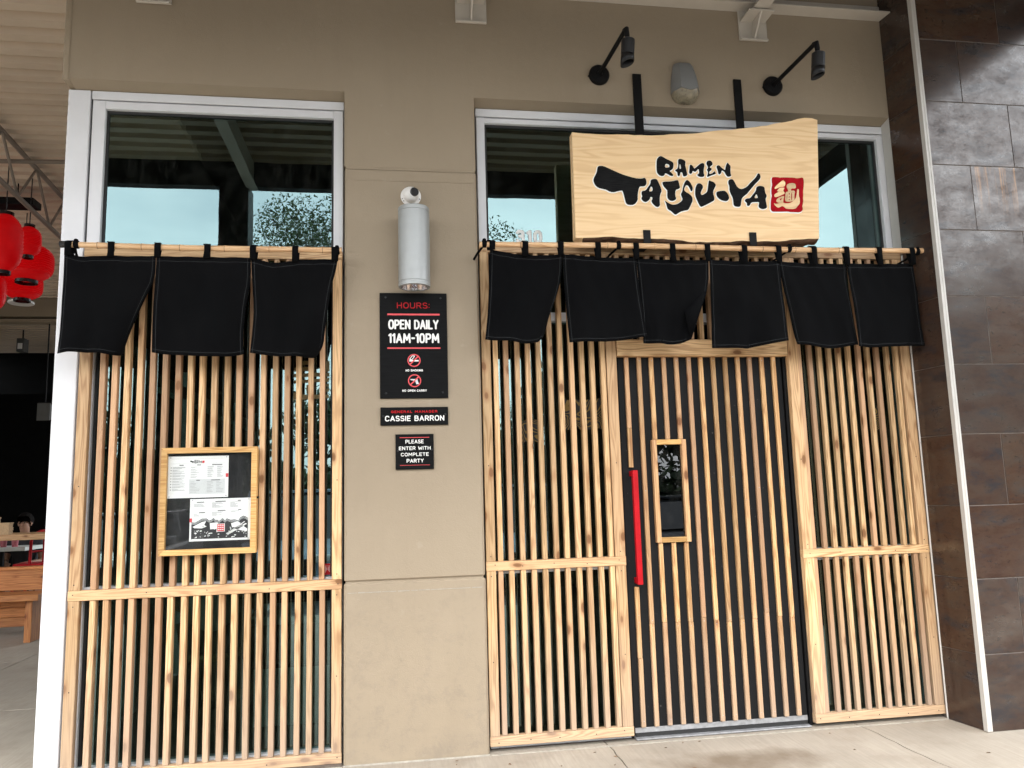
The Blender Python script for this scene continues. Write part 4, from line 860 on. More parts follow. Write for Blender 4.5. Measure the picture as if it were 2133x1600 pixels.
tl = thing('tube_wall_light', 'silver cylinder down-light on the pilaster above the HOURS board', 'wall light', (.12, 0, 2.6))
TX, TY = .1205, -.125
part('mount_plate', MB().cbox(.020, .222, -.006, -.001, 2.78, 2.96, .002, 'z'), MAT['stucco'], tl)
part('mount_arm', MB().cbox(.08, .16, -.06, -.0065, 2.80, 2.93, .002, 'z'), MAT['silver'], tl)
part('body', MB().lathe([(.074,-.002),(.0905,0),(.0905,.024),(.0885,.026),(.0905,.028),(.0905,.442),(.0885,.444),(.0905,.446),(.0905,.467),(.086,.472),(.001,.472)], (TX, TY, 2.615), 'z', 40, cap=False), MAT['silver'], tl, smooth=35)
part('reflector', MB().lathe([(.0735,-.0015),(.070,.02),(.060,.06),(.04,.10),(.001,.11)], (TX, TY, 2.615), 'z', 40, cap=False), MAT['chrome'], tl, smooth=35)
part('bulb', MB().lathe([(.001,.03),(.02,.035),(.028,.055),(.024,.09)], (TX, TY, 2.615), 'z', 16, cap=False), MAT['lens'], tl, smooth=50)

def signboard(name, label, x0, x1, z0, z1, screws, ang=0.0):
    t = thing(name, label, 'sign', ((x0+x1)/2, -.008, z0))
    part('board', MB().cbox(x0, x1, -.0145, -.0005, z0, z1, .0015, 'z'), MAT['board'], t)
    s_ = MB()
    for x, z in screws: s_.lathe([(.0001,-.0022),(.005,-.002),(.006,.0005)], (x, -.0145, z), 'y', 10)
    part('screws', s_, MAT['dark_lamp'], t, kind='stuff'); return t
hs_ = signboard('hours_sign', 'tall black board lettered HOURS, OPEN DAILY with two prohibition symbols', -.0795, .3115, 1.9875, 2.6095, [(-.045,2.582),(.275,2.580),(-.045,2.017),(.28,2.02)])
ns_ = signboard('name_sign', 'wide short black nameplate below the hours board, red line over white', -.078, .3085, 1.832, 1.9355, [(-.062,1.885),(.293,1.893)])
ps_ = signboard('notice_sign', 'small black PLEASE ENTER WITH COMPLETE PARTY notice, lowest on the pilaster', .006, .223, 1.579, 1.780, [(.018,1.685),(.212,1.69)])
own = [hs_]*7 + [ns_]*2 + [ps_]*6
for (s, x0, x1, z0, z1, c), o_ in zip(TEXTS, own):
    mt = MAT['white_paint'] if c == 'w' else (MAT['red_line'] if s in ('-',) else MAT['red'])
    if s == '-': part('rule_line', MB().box(x0, x1, -.0158, -.0146, z0, z1), MAT['red_line'], o_)
    else:
        small = (z1-z0) < .016
        link('lettering', text_mesh(s, x0, x1, z0, z1, -.0162, .0022, mt, .24 if small else .15 if c == 'r' else .185, .36 if small else .30), o_)
CR = CIRC[2]*.97
def ring_mesh(cx, cz, r, wdt):
    n = 40; b = MB()
    outer = [(cx+r*math.cos(2*math.pi*k/n), cz+r*math.sin(2*math.pi*k/n)) for k in range(n)]; inner = [(cx+(r-wdt)*math.cos(2*math.pi*k/n), cz+(r-wdt)*math.sin(2*math.pi*k/n)) for k in range(n)]
    vs = [(x,-.0168,z) for x,z in outer]+[(x,-.0168,z) for x,z in inner]
    b.add(vs, [(k,n+k,n+(k+1)%n,(k+1)%n) for k in range(n)])
    d = .5*2**.5*(r-wdt*.6); h = wdt*.42
    b.add([(cx-d-h,-.0170,cz-d+h),(cx-d+h,-.0170,cz-d-h),(cx+d+h,-.0170,cz+d-h),(cx+d-h,-.0170,cz+d+h)], [(0,1,2,3)])
    return b
for (cx, cz) in CIRC[:2]: part('prohibition_ring', ring_mesh(cx, cz, CR, .0062), MAT['red_line'], hs_)
cx, cz = CIRC[0]; b = MB()
def flat(b, pts, y=-.0160): b.add([(x,y,z) for x,z in pts], [tuple(range(len(pts)))])
flat(b, [(cx-.027,cz-.006),(cx+.027,cz-.006),(cx+.027,cz+.003),(cx-.027,cz+.003)])
for (p,q_) in (((-.026,.006),(-.010,.027)),((-.010,.027),(.004,.027)),((.004,.027),(-.004,.014)),((-.012,.006),(-.004,.014)),((-.026,.006),(-.012,.006))):
    d = Vector((q_[0]-p[0], q_[1]-p[1])); n_ = Vector((-d.y, d.x)).normalized()*.0019
    flat(b, [(cx+p[0]+n_.x,cz+p[1]+n_.y),(cx+p[0]-n_.x,cz+p[1]-n_.y),(cx+q_[0]-n_.x,cz+q_[1]-n_.y),(cx+q_[0]+n_.x,cz+q_[1]+n_.y)])
part('cigarette_symbol', b, MAT['white_paint'], hs_)
cx, cz = CIRC[1]; b = MB()
flat(b, [(cx-.026,cz+.010),(cx-.022,cz+.003),(cx-.008,cz+.002),(cx-.006,cz-.002),(cx+.004,cz-.002),(cx+.010,cz-.021),(cx+.025,cz-.019),(cx+.017,cz+.003),(cx+.020,cz+.005),(cx+.013,cz+.010)])
part('pistol_symbol', b, MAT['pale_grey_paint'], hs_)

# ------------------------------------------------------------------ sign spotlights and emergency light
def spot(label, x, z, dx):
    t = thing('gooseneck_spotlight', label, 'spotlight', (x, 0, z), 'black arm spotlights over the sign')
    part('wall_plate', MB().lathe([(.066,-.0005),(.066,-.018),(.058,-.028),(.001,-.032)], (x,0,z), 'y', 28, cap=False), MAT['black_metal'], t, smooth=40)
    tip = Vector((x+dx, -.485, z+.012))
    part('arm', MB().tube([(x,-.025,z),(x,-.05,z),tip], [.020,.0135,.0135], 14), MAT['black_metal'], t, smooth=40)
    part('knuckle', MB().tube([tip+Vector((-.004,.012,.004)), tip+Vector((.002,-.012,-.002)), tip+Vector((.004,-.014,-.04)), tip+Vector((.007,-.012,-.068))], [.012,.016,.0155,.011], 14), MAT['black_metal'], t, smooth=50)
    h0 = tip+Vector((.010,-.012,-.066)); ax = Vector((-.055, .10, -1)).normalized()
    hd_ = part('lamp_head', MB().tube([h0, h0+ax*.004, h0+ax*.084, h0+ax*.086, h0+ax*.088], [.034,.0385,.0385,.0365,.0365], 26), MAT['dark_lamp'], t, smooth=40)
    mb = MB(); u = ax.cross(Vector((0,1,0))).normalized(); v = ax.cross(u); n = 26; c0 = h0+ax*.089; vs = []
    for L in (0, 1):
        for k in range(n):
            a = 2*math.pi*k/n; cut = .068 - .022*(1+math.cos(a-.6))*.7
            vs.append(c0 + (u*math.cos(a)+v*math.sin(a))*.0385 + ax*(cut if L else 0))
    mb.add(vs, [(k,(k+1)%n,n+(k+1)%n,n+k) for k in range(n)])
    o = part('hood', mb, MAT['dark_lamp'], t, smooth=50); md = o.modifiers.new('thick','SOLIDIFY'); md.thickness = .003
    sc_ = MB(); sc_.lathe([(.0001,-.004),(.005,-.003),(.005,0)], (x-.01, -.030, z-.035), 'y', 8); sc_.tube([(x-.064,-.012,z-.012),(x-.074,-.012,z-.012)], .005, 8); part('set_screw', sc_, MAT['black_metal'], t)
spot('black spotlight on an arm nearest the canopy bracket, above the sign strap', 1.306, 4.049, .03)
spot('black spotlight on an arm beside the tiled pier, above the stamp end of the sign', 2.483, 4.037, .03)
em = thing('emergency_light', 'grey wedge-shaped emergency light between the two spotlights', 'wall light', (1.868, 0, 3.9))
b = MB(); E = 1.868
lv = [(4.150, .048, .036, .060), (4.135, .054, .050, .066), (4.06, .066, .078, .080), (3.985, .074, .10, .087), (3.945, .077, .105, .089)]
vs = []
for z, wf_, dp, wb in lv: vs += [(E-wb,-.0005,z),(E-wb*.98,-dp*.45,z),(E-wf_*.72,-dp,z),(E,-dp*1.06,z-(.018 if z < 3.95 else 0)),(E+wf_*.72,-dp,z),(E+wb*.98,-dp*.45,z),(E+wb,-.0005,z)]
b.add(vs, [(i*7+k, i*7+k+1, (i+1)*7+k+1, (i+1)*7+k) for i in range(4) for k in range(6)] + [tuple(range(7)), tuple(range(34,27,-1))])
part('housing', b, MAT['grey_light'], em, smooth=28)
b = MB(); vs = []
for z, s_ in ((3.944,.97),(3.915,.90),(3.893,.70),(3.880,.40)):
    vs += [(E-.089*s_,-.0005,z),(E-.087*s_,-.047*s_,z),(E-.055*s_,-.103*s_,z),(E,-.108*s_,z-.012),(E+.055*s_,-.103*s_,z),(E+.087*s_,-.047*s_,z),(E+.089*s_,-.0005,z)]
b.add(vs, [(i*7+k, i*7+k+1, (i+1)*7+k+1, (i+1)*7+k) for i in range(3) for k in range(6)] + [tuple(range(27,20,-1))])
part('lens', b, MAT['lens'], em, smooth=60)

# ------------------------------------------------------------------ framed menu
mf = thing('menu_case', 'wood-framed black menu case with two white menu sheets, fixed on the left slats', 'menu board', (-1.0, 0, 1.15))
a0, a1, c0, c1, yf, yb_ = -1.2545, -.7515, 1.148, 1.726, -.026, .0275
def mit(side):
    b = MB(); w_ = .030
    q = {'l': [(a0,c0),(a0+w_,c0+w_),(a0+w_,c1-w_),(a0,c1)], 'r': [(a1,c1),(a1-w_,c1-w_),(a1-w_,c0+w_),(a1,c0)], 't': [(a0,c1),(a0+w_,c1-w_),(a1-w_,c1-w_),(a1,c1)], 'b': [(a1,c0),(a1-w_,c0+w_),(a0+w_,c0+w_),(a0,c0)]}[side]
    cx_, cz_ = sum(p[0] for p in q)/4, sum(p[1] for p in q)/4
    q = [(p[0]+(cx_-p[0])*.0006, p[1]+(cz_-p[1])*.0006) for p in q]
    b.prism(q, lambda x, z, k: (x, yf if k == 0 else yb_, z)); return b
for s_ in 'lrtb': part('frame_side', mit(s_), MAT['menuframe'], mf)
part('backing', MB().box(a0+.0302, a1-.0302, .004, .02, c0+.0302, c1-.0302), MAT['black_board'], mf)
part('cover', MB().box(a0+.0302, a1-.0302, -.012, -.009, c0+.0302, c1-.0302), MAT['clear'], mf)
part('latch', MB().cbox(a1+.0005, a1+.010, -.02, .0, 1.44, 1.452, .001, 'z'), MAT['black_metal'], mf)
def sheet(x0, x1, z0, z1, kind):
    sh = part('menu_sheet', MB().box(x0, x1, .0005, .0035, z0, z1), MAT['paper'], mf)
    W_, H_ = x1-x0, z1-z0; pr_ = random.Random(5 if kind else 6)
    def U(u, v): return (x0+W_*u, z1-H_*v)
    def quad(b, u0, u1, v0, v1, y=-.0003): a = U(u0, v1); c = U(u1, v0); b.add([(a[0],y,a[1]),(c[0],y,a[1]),(c[0],y,c[1]),(a[0],y,c[1])], [(0,1,2,3)])
    g_ = MB(); k_ = MB(); r_ = MB(); p_ = MB(); n_ = MB()
    if kind == 0:
        quad(p_, .35, .945, .555, .915, .0001)
        quad(g_, .05, .95, .06, .0625); quad(g_, .05, .95, .175, .1775)
        for u, wd in ((.22,.07),(.51,.065),(.81,.17)): quad(k_, u-wd/2, u+wd/2, .205, .222)
        for u, wd in ((.50,.06),(.79,.15)): quad(k_, u-wd/2, u+wd/2, .575, .592)
        for i in range(9):
            v = .27+i*.066; quad(k_, .045, .058, v-.008, v+.012)
            for j in range(3): quad(g_, .075, .075+pr_.uniform(.08,.24), v-.014+j*.016, v-.0065+j*.016)
        for i in range(5):
            v = .26+i*.058
            for j in range(2): quad(g_, .375, .375+pr_.uniform(.06,.14), v+j*.017, v+.007+j*.017)
        for u in (.65, .81):
            for i in range(6):
                v = .25+i*.046
                for j in range(2): quad(g_, u, u+pr_.uniform(.05,.11), v+j*.017, v+.007+j*.017)
        for i in range(8):
            for u, wd in ((.37,.16),(.645,.11),(.80,.12)): quad(g_, u, u+wd*pr_.uniform(.4,1), .615+i*.035, .6225+i*.035)
        quad(r_, .955, .9995, .43, .52)
    else:
        for u, v, wd in ((.17,.07,.12),(.50,.06,.17),(.81,.05,.05),(.20,.32,.10),(.52,.28,.13),(.82,.27,.05)): quad(k_, u-wd/2, u+wd/2, v, v+.018)
        for u, v, n in ((.06,.115,4),(.36,.095,6),(.66,.09,6),(.06,.36,3),(.36,.32,5),(.67,.305,2)):
            for i in range(n): quad(g_, u, u+pr_.uniform(.06,.19), v+i*.022, v+.008+i*.022)
        quad(r_, .0005, .04, .455, .55)
        # black-and-white collage: ridge lines, blocks, bars
        top = [(.03,.55),(.09,.56),(.20,.47),(.28,.47),(.32,.52),(.36,.50),(.39,.46),(.42,.51),(.46,.51),(.48,.54),(.54,.47),(.58,.53),(.61,.48),(.67,.52),(.74,.51),(.80,.54),(.83,.47),(.88,.43),(.92,.45),(.96,.49)]
        pts = top + [(.96,.95),(.03,.95)]
        flatp = [U(*p) for p in pts]; k_.add([(x,-.0001,z) for x,z in flatp], [tuple(range(len(pts)-1,-1,-1))])
        for off, wd, tgt in ((.018,.011,p_),(.045,.007,p_)):
            for p, q_ in zip(top, top[1:]):
                A_, B_ = U(p[0], p[1]+off), U(q_[0], q_[1]+off); C_, D_ = U(q_[0], q_[1]+off+wd), U(p[0], p[1]+off+wd)
                tgt.add([(v[0],-.0004,v[1]) for v in (A_,B_,C_,D_)], [(0,1,2,3)])
        for poly in ([(.05,.66),(.20,.55),(.27,.53),(.24,.62),(.28,.66),(.20,.70),(.08,.69)],[(.33,.58),(.46,.57),(.47,.66),(.44,.72),(.34,.73)],[(.68,.60),(.78,.56),(.84,.60),(.80,.68),(.70,.70)],[(.72,.72),(.86,.65),(.95,.74),(.95,.80),(.86,.78)],[(.60,.84),(.93,.60),(.94,.63),(.62,.88)],[(.62,.83),(.90,.56),(.91,.575),(.63,.85)]):
            n_.add([(U(*p)[0],-.0006,U(*p)[1]) for p in poly], [tuple(range(len(poly)))])
        for i in range(85):
            u, v = pr_.uniform(.04,.93), pr_.uniform(.64,.93); a_, h_ = pr_.uniform(.006,.035), pr_.uniform(.006,.03)
            s2 = pr_.uniform(-.012,.012)
            (n_ if pr_.random() < .55 else k_ if pr_.random() < .55 else p_).add([(U(u,v)[0],-.0008-.00001*i,U(u,v)[1]),(U(u+a_,v+s2)[0],-.0008-.00001*i,U(u+a_,v+s2)[1]),(U(u+a_,v+h_+s2)[0],-.0008-.00001*i,U(u+a_,v+h_+s2)[1]),(U(u,v+h_)[0],-.0008-.00001*i,U(u,v+h_)[1])], [(0,1,2,3)])
        quad(n_, .445, .58, .60, .79, -.0019); quad(r_, .455, .57, .61, .78, -.0021)
        for i in range(3):
            for j in range(3): quad(n_, .467+j*.034, .491+j*.034, .63+i*.05, .63+i*.05+.022, -.0023)
    pn = MB()
    for u, v in ((.04,.03),(.965,.03),(.03,.965),(.965,.965)): pn.lathe([(.0001,-.002),(.0035,-.0012),(.0035,.0002)], (U(u,v)[0], .0003, U(u,v)[1]), 'y', 8)
    for nm, b_, mt in (('print_panel',p_,MAT['tint_grey']),('print_grey',g_,MAT['ink_grey']),('print_black',k_,MAT['ink']),('print_red',r_,MAT['red_line']),('print_white',n_,MAT['paper']),('pins',pn,MAT['galv'])):
        if b_.v: part(nm, b_, mt, sh, kind='stuff')
    return sh, U
sh, U = sheet(-1.224, -.907, 1.453, 1.680, 0)
# the logo repeated small at the head of the sheet
lx0 = min(p[0] for o_, h in LETTERS for p in o_); lx1 = max(p[0] for p in SEAL); lz1 = max(p[1] for o_, h in LETTERS for p in o_); sc0 = .0760/(lx1-lx0); ox, oz = U(.36, .085)
tr_ = lambda rg: [(ox+(x-lx0)*sc0, oz-(lz1-z)*sc0) for x, z in rg]
lg = MB()
for o_, hs in LETTERS:
    r_ = tr_(o_); lg.add([(x,-.0004,z) for x, z in r_], [tuple(range(len(r_)))])
me = lg.mesh('print_logo', MAT['ink']); bm = bmesh.new(); bm.from_mesh(me); bmesh.ops.triangulate(bm, faces=bm.faces); bm.to_mesh(me); bm.free(); link('print_logo', me, sh)
r_ = tr_(SEAL); me = MB(); me.add([(x,-.0004,z) for x, z in r_], [tuple(range(len(r_)))]); me = me.mesh('print_logo', MAT['red_line']); bm = bmesh.new(); bm.from_mesh(me); bmesh.ops.triangulate(bm, faces=bm.faces); bm.to_mesh(me); bm.free(); link('print_logo', me, sh)
sheet(-1.104, -.786, 1.219, 1.446, 1)

# ------------------------------------------------------------------ decals on the glass
num = thing('address_number', 'white house number 310 stuck on the glass left of the sign', 'number', (.845, .128, 2.97))
link('lettering', text_mesh('310', .760, .930, 2.972, 3.062, .1285, .002, MAT['white_paint'], .24, .45), num)
dl = thing('window_decal', 'pale yellow block character decal behind the left slats', 'decal', (-.53, .139, 1.99), 'yellow decals on the window glass')
DX = lambda u, v: (-.580+.001055*(u-445)*.40*1.35, 2.235-(v-420)*.000395)
b = MB()
for poly in ([(468,425),(500,425),(490,490),(470,485)],[(510,430),(660,425),(655,480),(520,490)],[(450,530),(640,515),(660,570),(520,580),(452,590)],[(448,625),(690,605),(805,610),(805,660),(448,675)],[(448,720),(800,690),(800,740),(448,765)],[(445,905),(490,895),(490,990),(445,1020)],[(500,930),(800,940),(800,985),(500,1010)],[(770,430),(805,430),(805,585),(770,590)],[(770,780),(800,775),(800,810),(770,815)],[(770,850),(800,848),(800,890),(770,895)],[(575,790),(625,775),(645,830),(630,900),(575,925)]):
    b.add([(DX(*p)[0], .1297, DX(*p)[1]) for p in poly], [tuple(range(len(poly)))])
o = part('print', b, MAT['decal'], dl)
dl = thing('window_decal', 'yellow feather-stroke decal at the pilaster edge of the left window', 'decal', (-.38, .139, 1.99), 'yellow decals on the window glass')
b = MB(); pr_ = random.Random(2)
for i in range(26):
    x = -.405+.062*pr_.random(); z = 2.0+.22*pr_.random(); L = .03+.03*pr_.random(); sx = -.012 if x < -.375 else .012
    b.add([(x,.1297,z),(x+.0022,.1297,z),(x+sx+.0022,.1297,z+L),(x+sx,.1297,z+L)], [(0,1,2,3)])
part('print', b, MAT['decal'], dl)
for lab, (x0, x1, z0, z1) in (('wide yellow wood-grain decal behind the slats left of the door', (1.03, 1.275, 1.81, 1.985)), ('small yellow wood-grain decal lower on the same pane, nearer the pilaster', (.75, .87, 1.74, 1.86)), ('narrow yellow wood-grain decal behind the slats by the tiled pier', (3.09, 3.16, 1.77, 1.92))):
    dl = thing('window_decal', lab, 'decal', ((x0+x1)/2, .139, z0), 'yellow decals on the window glass')
    b = MB(); n = 10; pr_ = random.Random(int(x0*100)); top = [(x0+(x1-x0)*k/n, z1+pr_.uniform(-.012,.012)) for k in range(n+1)]; bot = [(x0+(x1-x0)*k/n, z0+pr_.uniform(-.012,.012)) for k in range(n+1)]
    vs = [(x,.1297,z) for x,z in top]+[(x,.1297,z) for x,z in bot]; b.add(vs, [(k, n+1+k, n+2+k, k+1) for k in range(n)])
    part('print', b, MAT['wave'], dl)
rd = thing('seal_decal', 'small red seal sticker low on the left window by the pilaster', 'decal', (-.382, .13, 1.0))
part('patch', MB().cbox(-.402, -.363, .1285, .1303, 1.000, 1.062, .0005, 'z'), MAT['red'], rd)
b = MB()
for k in range(3): b.tube([(-.394+.004*k,.1282,1.012+.006*k),(-.394+.004*k,.1282,1.05-.006*k),(-.371-.004*k,.1282,1.05-.006*k),(-.371-.004*k,.1282,1.015+.006*k)], .0011, 5)
part('lines', b, MAT['white_paint'], rd)

# ------------------------------------------------------------------ canopy
canopy = thing('entrance_canopy', 'pale steel canopy with a ribbed deck over the shopfront and patio', 'canopy', (0, -1.5, 4.5))
def deck(x0, x1, y0, y1, z):
    mb = MB(); prof = []; y = y0; P_ = .1935
    while y < y1 - 1e-4:
        for dy, dz in ((0,0),(.090,0),(.108,.078),(.174,.078)):
            if y+dy <= y1: prof.append((y+dy, z+dz))
        y += P_
    prof.append((y1, z))
    n = len(prof); vs = [(x0,a,c) for a,c in prof]+[(x1,a,c) for a,c in prof]
    mb.add(vs, [(i, n+i, n+i+1, i+1) for i in range(n-1)])
    mb.box(x0, x1, y0, y1, z+.10, z+.13)
    return mb
DZ = 4.80
part('deck', deck(-1.868, 4.5, -3.0, -.004, DZ), MAT['deck_darkened'], canopy)
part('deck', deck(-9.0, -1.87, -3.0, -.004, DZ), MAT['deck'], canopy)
part('deck', deck(-9.0, -1.87, .0, 14.0, DZ), MAT['deck'], canopy)
part('edge_beam', MB().cbox(-9.0, 4.5, -3.12, -3.004, 4.545, 4.93, .006, 'x'), MAT['dark_steel'], canopy)
part('end_beam', MB().cbox(4.42, 4.5, -3.0, -.285, 4.548, 4.795, .006, 'y'), MAT['dark_steel'], canopy)
part('wall_angle', MB().cbox(-1.83, 3.33, -.012, -.002, 4.566, 4.66, .003, 'x').box(-1.83, 3.33, -.105, -.002, 4.557, 4.5655), MAT['steel'], canopy)
part('deck_flat_strip', MB().cbox(-1.83, 3.34, -.31, -.19, 4.778, 4.797, .003, 'x'), MAT['steel'], canopy)  # added pale bar standing in for a light rib flat of the darkened deck
for x in (-5.14, -3.26, -1.385, .494, 2.373):
    b = MB(); b.box(x-.05, x+.05, -3.0, -.12, 4.50, 4.512); b.box(x-.005, x+.005, -3.0, -.12, 4.5125, 4.79); part('beam', b, MAT['steel'], canopy)
    if x > -1.9:
        br = MB()
        br.cbox(x-.098, x+.098, -.014, -.001, 4.352, 4.60, .002, 'z')
        br.cbox(x-.094, x+.094, -.034, -.0145, 4.343, 4.358, .002, 'x')
        br.box(x-.085, x+.085, -.15, -.0145, 4.478, 4.488)
        br.prism([(-.0146,4.359),(-.0146,4.4775),(-.145,4.4775),(-.035,4.359)], lambda a, c, k: (x-.005 if k == 0 else x+.005, a, c))
        part('bracket', br, MAT['steel'], canopy)
        rb = MB(); rb.tube([(x-.02,-.14,4.52),(x+.16,-.42,4.78)], .011, 8); rb.tube([(x+.02,-.14,4.52),(x-.10,-.40,4.78)], .011, 8); part('brace_rod', rb, MAT['steel'], canopy)
for lab, x in (('square canopy post to the left, facing the left window', -1.555), ('square canopy post to the right, facing the tiled pier', 4.33), ('square canopy post furthest along the patio side', -7.3)):
    t = thing('canopy_post', lab, 'post', (x, -3.06, 0), 'canopy posts at the kerb side')
    part('shaft', MB().cbox(x-.14, x+.14, -3.2, -2.92, .012, 4.544, .008, 'z'), MAT['dark_steel'], t)
    part('base_plate', MB().cbox(x-.2, x+.2, -3.26, -2.86, .001, .0118, .003, 'z'), MAT['dark_steel'], t)

# ------------------------------------------------------------------ patio on the left
pb = thing('patio_header', 'tan header beam across the back of the covered patio', 'beam', (-6, 8.95, 4.4))
part('beam', MB().cbox(-12, -1.9, 8.92, 9.1, 4.48, 4.795, .006, 'x'), MAT['stucco'], pb)
part('ledge', MB().cbox(-12, -1.9, 8.88, 9.1, 4.385, 4.42, .004, 'x'), MAT['stucco'], pb)
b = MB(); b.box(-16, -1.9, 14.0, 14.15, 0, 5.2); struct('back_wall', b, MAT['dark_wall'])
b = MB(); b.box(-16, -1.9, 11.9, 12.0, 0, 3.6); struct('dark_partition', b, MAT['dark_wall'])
b = MB(); b.box(-9.1, -9.0, 3.0, 11.9, 0, 4.795); struct('added_shade_wall', b, MAT['dark_wall'])  # unseen wall added to block light entering the patio from the left
jo = thing('bar_joist', 'open-web steel joist running back under the patio roof deck', 'joist', (-3.6, 4, 4.3))
def jl(y): return -3.42-.075*(y-2.4)
b = MB(); b.tube([(jl(-.5),-.5,4.30),(jl(8.9),8.9,4.30)], .024, 6); part('bottom_chord', b, MAT['joist_steel'], jo)
b = MB(); b.tube([(jl(-.5),-.5,4.75),(jl(8.9),8.9,4.75)], .024, 6); part('top_chord', b, MAT['joist_steel'], jo)
y = -.3; up = True
while y < 8.6:
    b = MB(); b.tube([(jl(y),y,4.30 if up else 4.75),(jl(y+.42),y+.42,4.75 if up else 4.30)], .013, 6); part('web', b, MAT['joist_steel'], jo); y += .42; up = not up
bz = thing('cross_brace', 'thin round strut crossing under the patio deck near the joist', 'brace', (-3.4, 3, 4.6))
part('strut', MB().tube([(-4.6, 2.6, 4.42), (-2.2, 3.3, 4.78)], .022, 8), MAT['joist_steel'], bz)
ht = thing('patio_heater', 'flat black heater box hung above the red lanterns', 'heater', (-3.85, 4, 4.55))
part('box', MB().cbox(-4.5, -3.705, 3.9, 4.1, 4.54, 4.615, .006, 'x'), MAT['black_metal'], ht)
part('rod', MB().tube([(-3.9,4,4.615),(-3.9,4,4.80)], .008, 6).tube([(-4.3,4,4.615),(-4.3,4,4.80)], .008, 6), MAT['black_metal'], ht)
def lantern(label, c, r, h):
    t = thing('paper_lantern', label, 'lantern', (c[0], c[1], c[2]-h/2), 'red paper lanterns on the patio')
    prof = []; n = 17
    for i in range(n*2+1):
        v = i/(n*2); k = abs(2*v-1)
        rr_ = r*(1-.62*k**3.6) * (1.0 if i % 2 else .945)
        prof.append((rr_, -h/2+.03+v*(h-.06)))
    part('shade', MB().lathe(prof, c, 'z', 26, cap=False), MAT['lantern'], t, smooth=70)
    for z0, z1 in ((-h/2, -h/2+.032), (h/2-.032, h/2)):
        part('collar', MB().lathe([(r*.30,z0),(r*.43,z0),(r*.43,z1),(r*.30,z1)], c, 'z', 20, cap=False), MAT['black_plastic'], t, smooth=30)
    part('cord', MB().tube([(c[0],c[1],c[2]+h/2-.01),(c[0],c[1],4.80)], .006, 6), MAT['black_plastic'], t)
    bd = MB(); bd.lathe([(.001,-.03),(.02,-.02),(.028,0),(.02,.03),(.012,.05)], (c[0],c[1],c[2]+.05), 'z', 12); part('bulb', bd, MAT['lens'], t, smooth=50)
    return t
lantern('tall red lantern hanging in front of the others, cut by the photo edge', (-3.72, 3.4, 3.955), .162, .62)
lantern('small red lantern tucked behind the tall one', (-3.70, 3.85, 4.12), .118, .36)
lantern('fat red lantern bulging out towards the white post', (-3.90, 4.3, 4.03), .255, .46)
lantern('red lantern hanging lowest, over the white disc', (-4.20, 4.9, 3.935), .205, .38)
lantern('red lantern at the far left edge, mostly behind the tall one', (-4.33, 4.5, 3.765), .140, .49)
dk = thing('disc_light', 'white disc light hanging below the lantern cluster', 'ceiling light', (-4.7, 6, 4.0))
part('disc', MB().lathe([(.001,0),(.145,0),(.150,.012),(.145,.03),(.001,.034)], (-4.70,6,3.985), 'z', 32, cap=False), MAT['white_plastic'], dk, smooth=40)
part('stem', MB().tube([(-4.70,6,4.018),(-4.70,6,4.80)], .01, 8), MAT['black_metal'], dk)
fx = thing('hanging_projector', 'small pale box fixture hung from the dark rear ceiling', 'fixture', (-7.3, 11.5, 4.4))
part('box', MB().cbox(-7.16, -7.02, 11.4, 11.6, 4.36, 4.62, .01, 'z'), MAT['dim_grey'], fx); part('window', MB().cbox(-7.13, -7.05, 11.385, 11.399, 4.41, 4.52, .004, 'z'), MAT['white_plastic'], fx); part('stem', MB().tube([(-7.09,11.5,4.62),(-7.09,11.5,4.80)], .015, 8), MAT['black_metal'], fx)
sp_ = thing('wall_speaker', 'small grey loudspeaker hung under the rear patio beam', 'speaker', (-5.6, 9.0, 2.9))
part('cabinet', MB().prism([(8.95,2.78),(9.12,2.83),(9.12,3.03),(8.95,3.06)], lambda a, c, k: (-5.69 if k == 0 else -5.50, a, c)), MAT['dim_grey'], sp_); part('yoke', MB().cbox(-5.70, -5.49, 9.0, 9.04, 3.061, 3.085, .004, 'x').tube([(-5.6,9.02,3.085),(-5.6,9.02,4.39)], .012, 8), MAT['black_metal'], sp_)

bn = thing('wooden_bench', 'brown stained plank bench on the patio floor beside the white post', 'bench', (-4.6, 4.8, 0))
for i in range(2): part('seat_plank', MB().cbox(0, 2.6, 0, .205, 0, .066, .004, 'x'), MAT['bench'], bn, at=(-6.325, 4.57+.209*i, .438))
part('back_plank', MB().cbox(0, 2.6, 0, .05, 0, .222, .004, 'x'), MAT['bench'], bn, at=(-6.325, 4.995, .509))
part('back_cap', MB().cbox(0, 2.6, 0, .13, 0, .03, .004, 'x'), MAT['bench'], bn, at=(-6.325, 4.995, .733))
for i in range(3): part('rear_plank', MB().cbox(0, 2.40, 0, .04, 0, .10, .004, 'x'), MAT['bench'], bn, at=(-6.29, 5.02, .12+.103*i))
for x in (-3.885, -6.285): part('leg', MB().cbox(0, .07, 0, .50, 0, .436, .004, 'z'), MAT['benchz'], bn, at=(x, 4.66, .001))
tb = thing('patio_table', 'high wooden patio table behind the bench', 'table', (-5, 5.6, 0))
part('top', MB().cbox(0, 3.2, 0, .62, 0, .068, .004, 'x'), MAT['tabletop'], tb, at=(-6.9, 5.4, 1.038))
for x, y in ((-6.75,5.5),(-6.75,5.92),(-3.85,5.5),(-3.85,5.92)): part('leg', MB().cbox(-.03, .03, -.03, .03, 0, 1.036, .003, 'z'), MAT['black_metal'], tb, at=(x, y, .001))
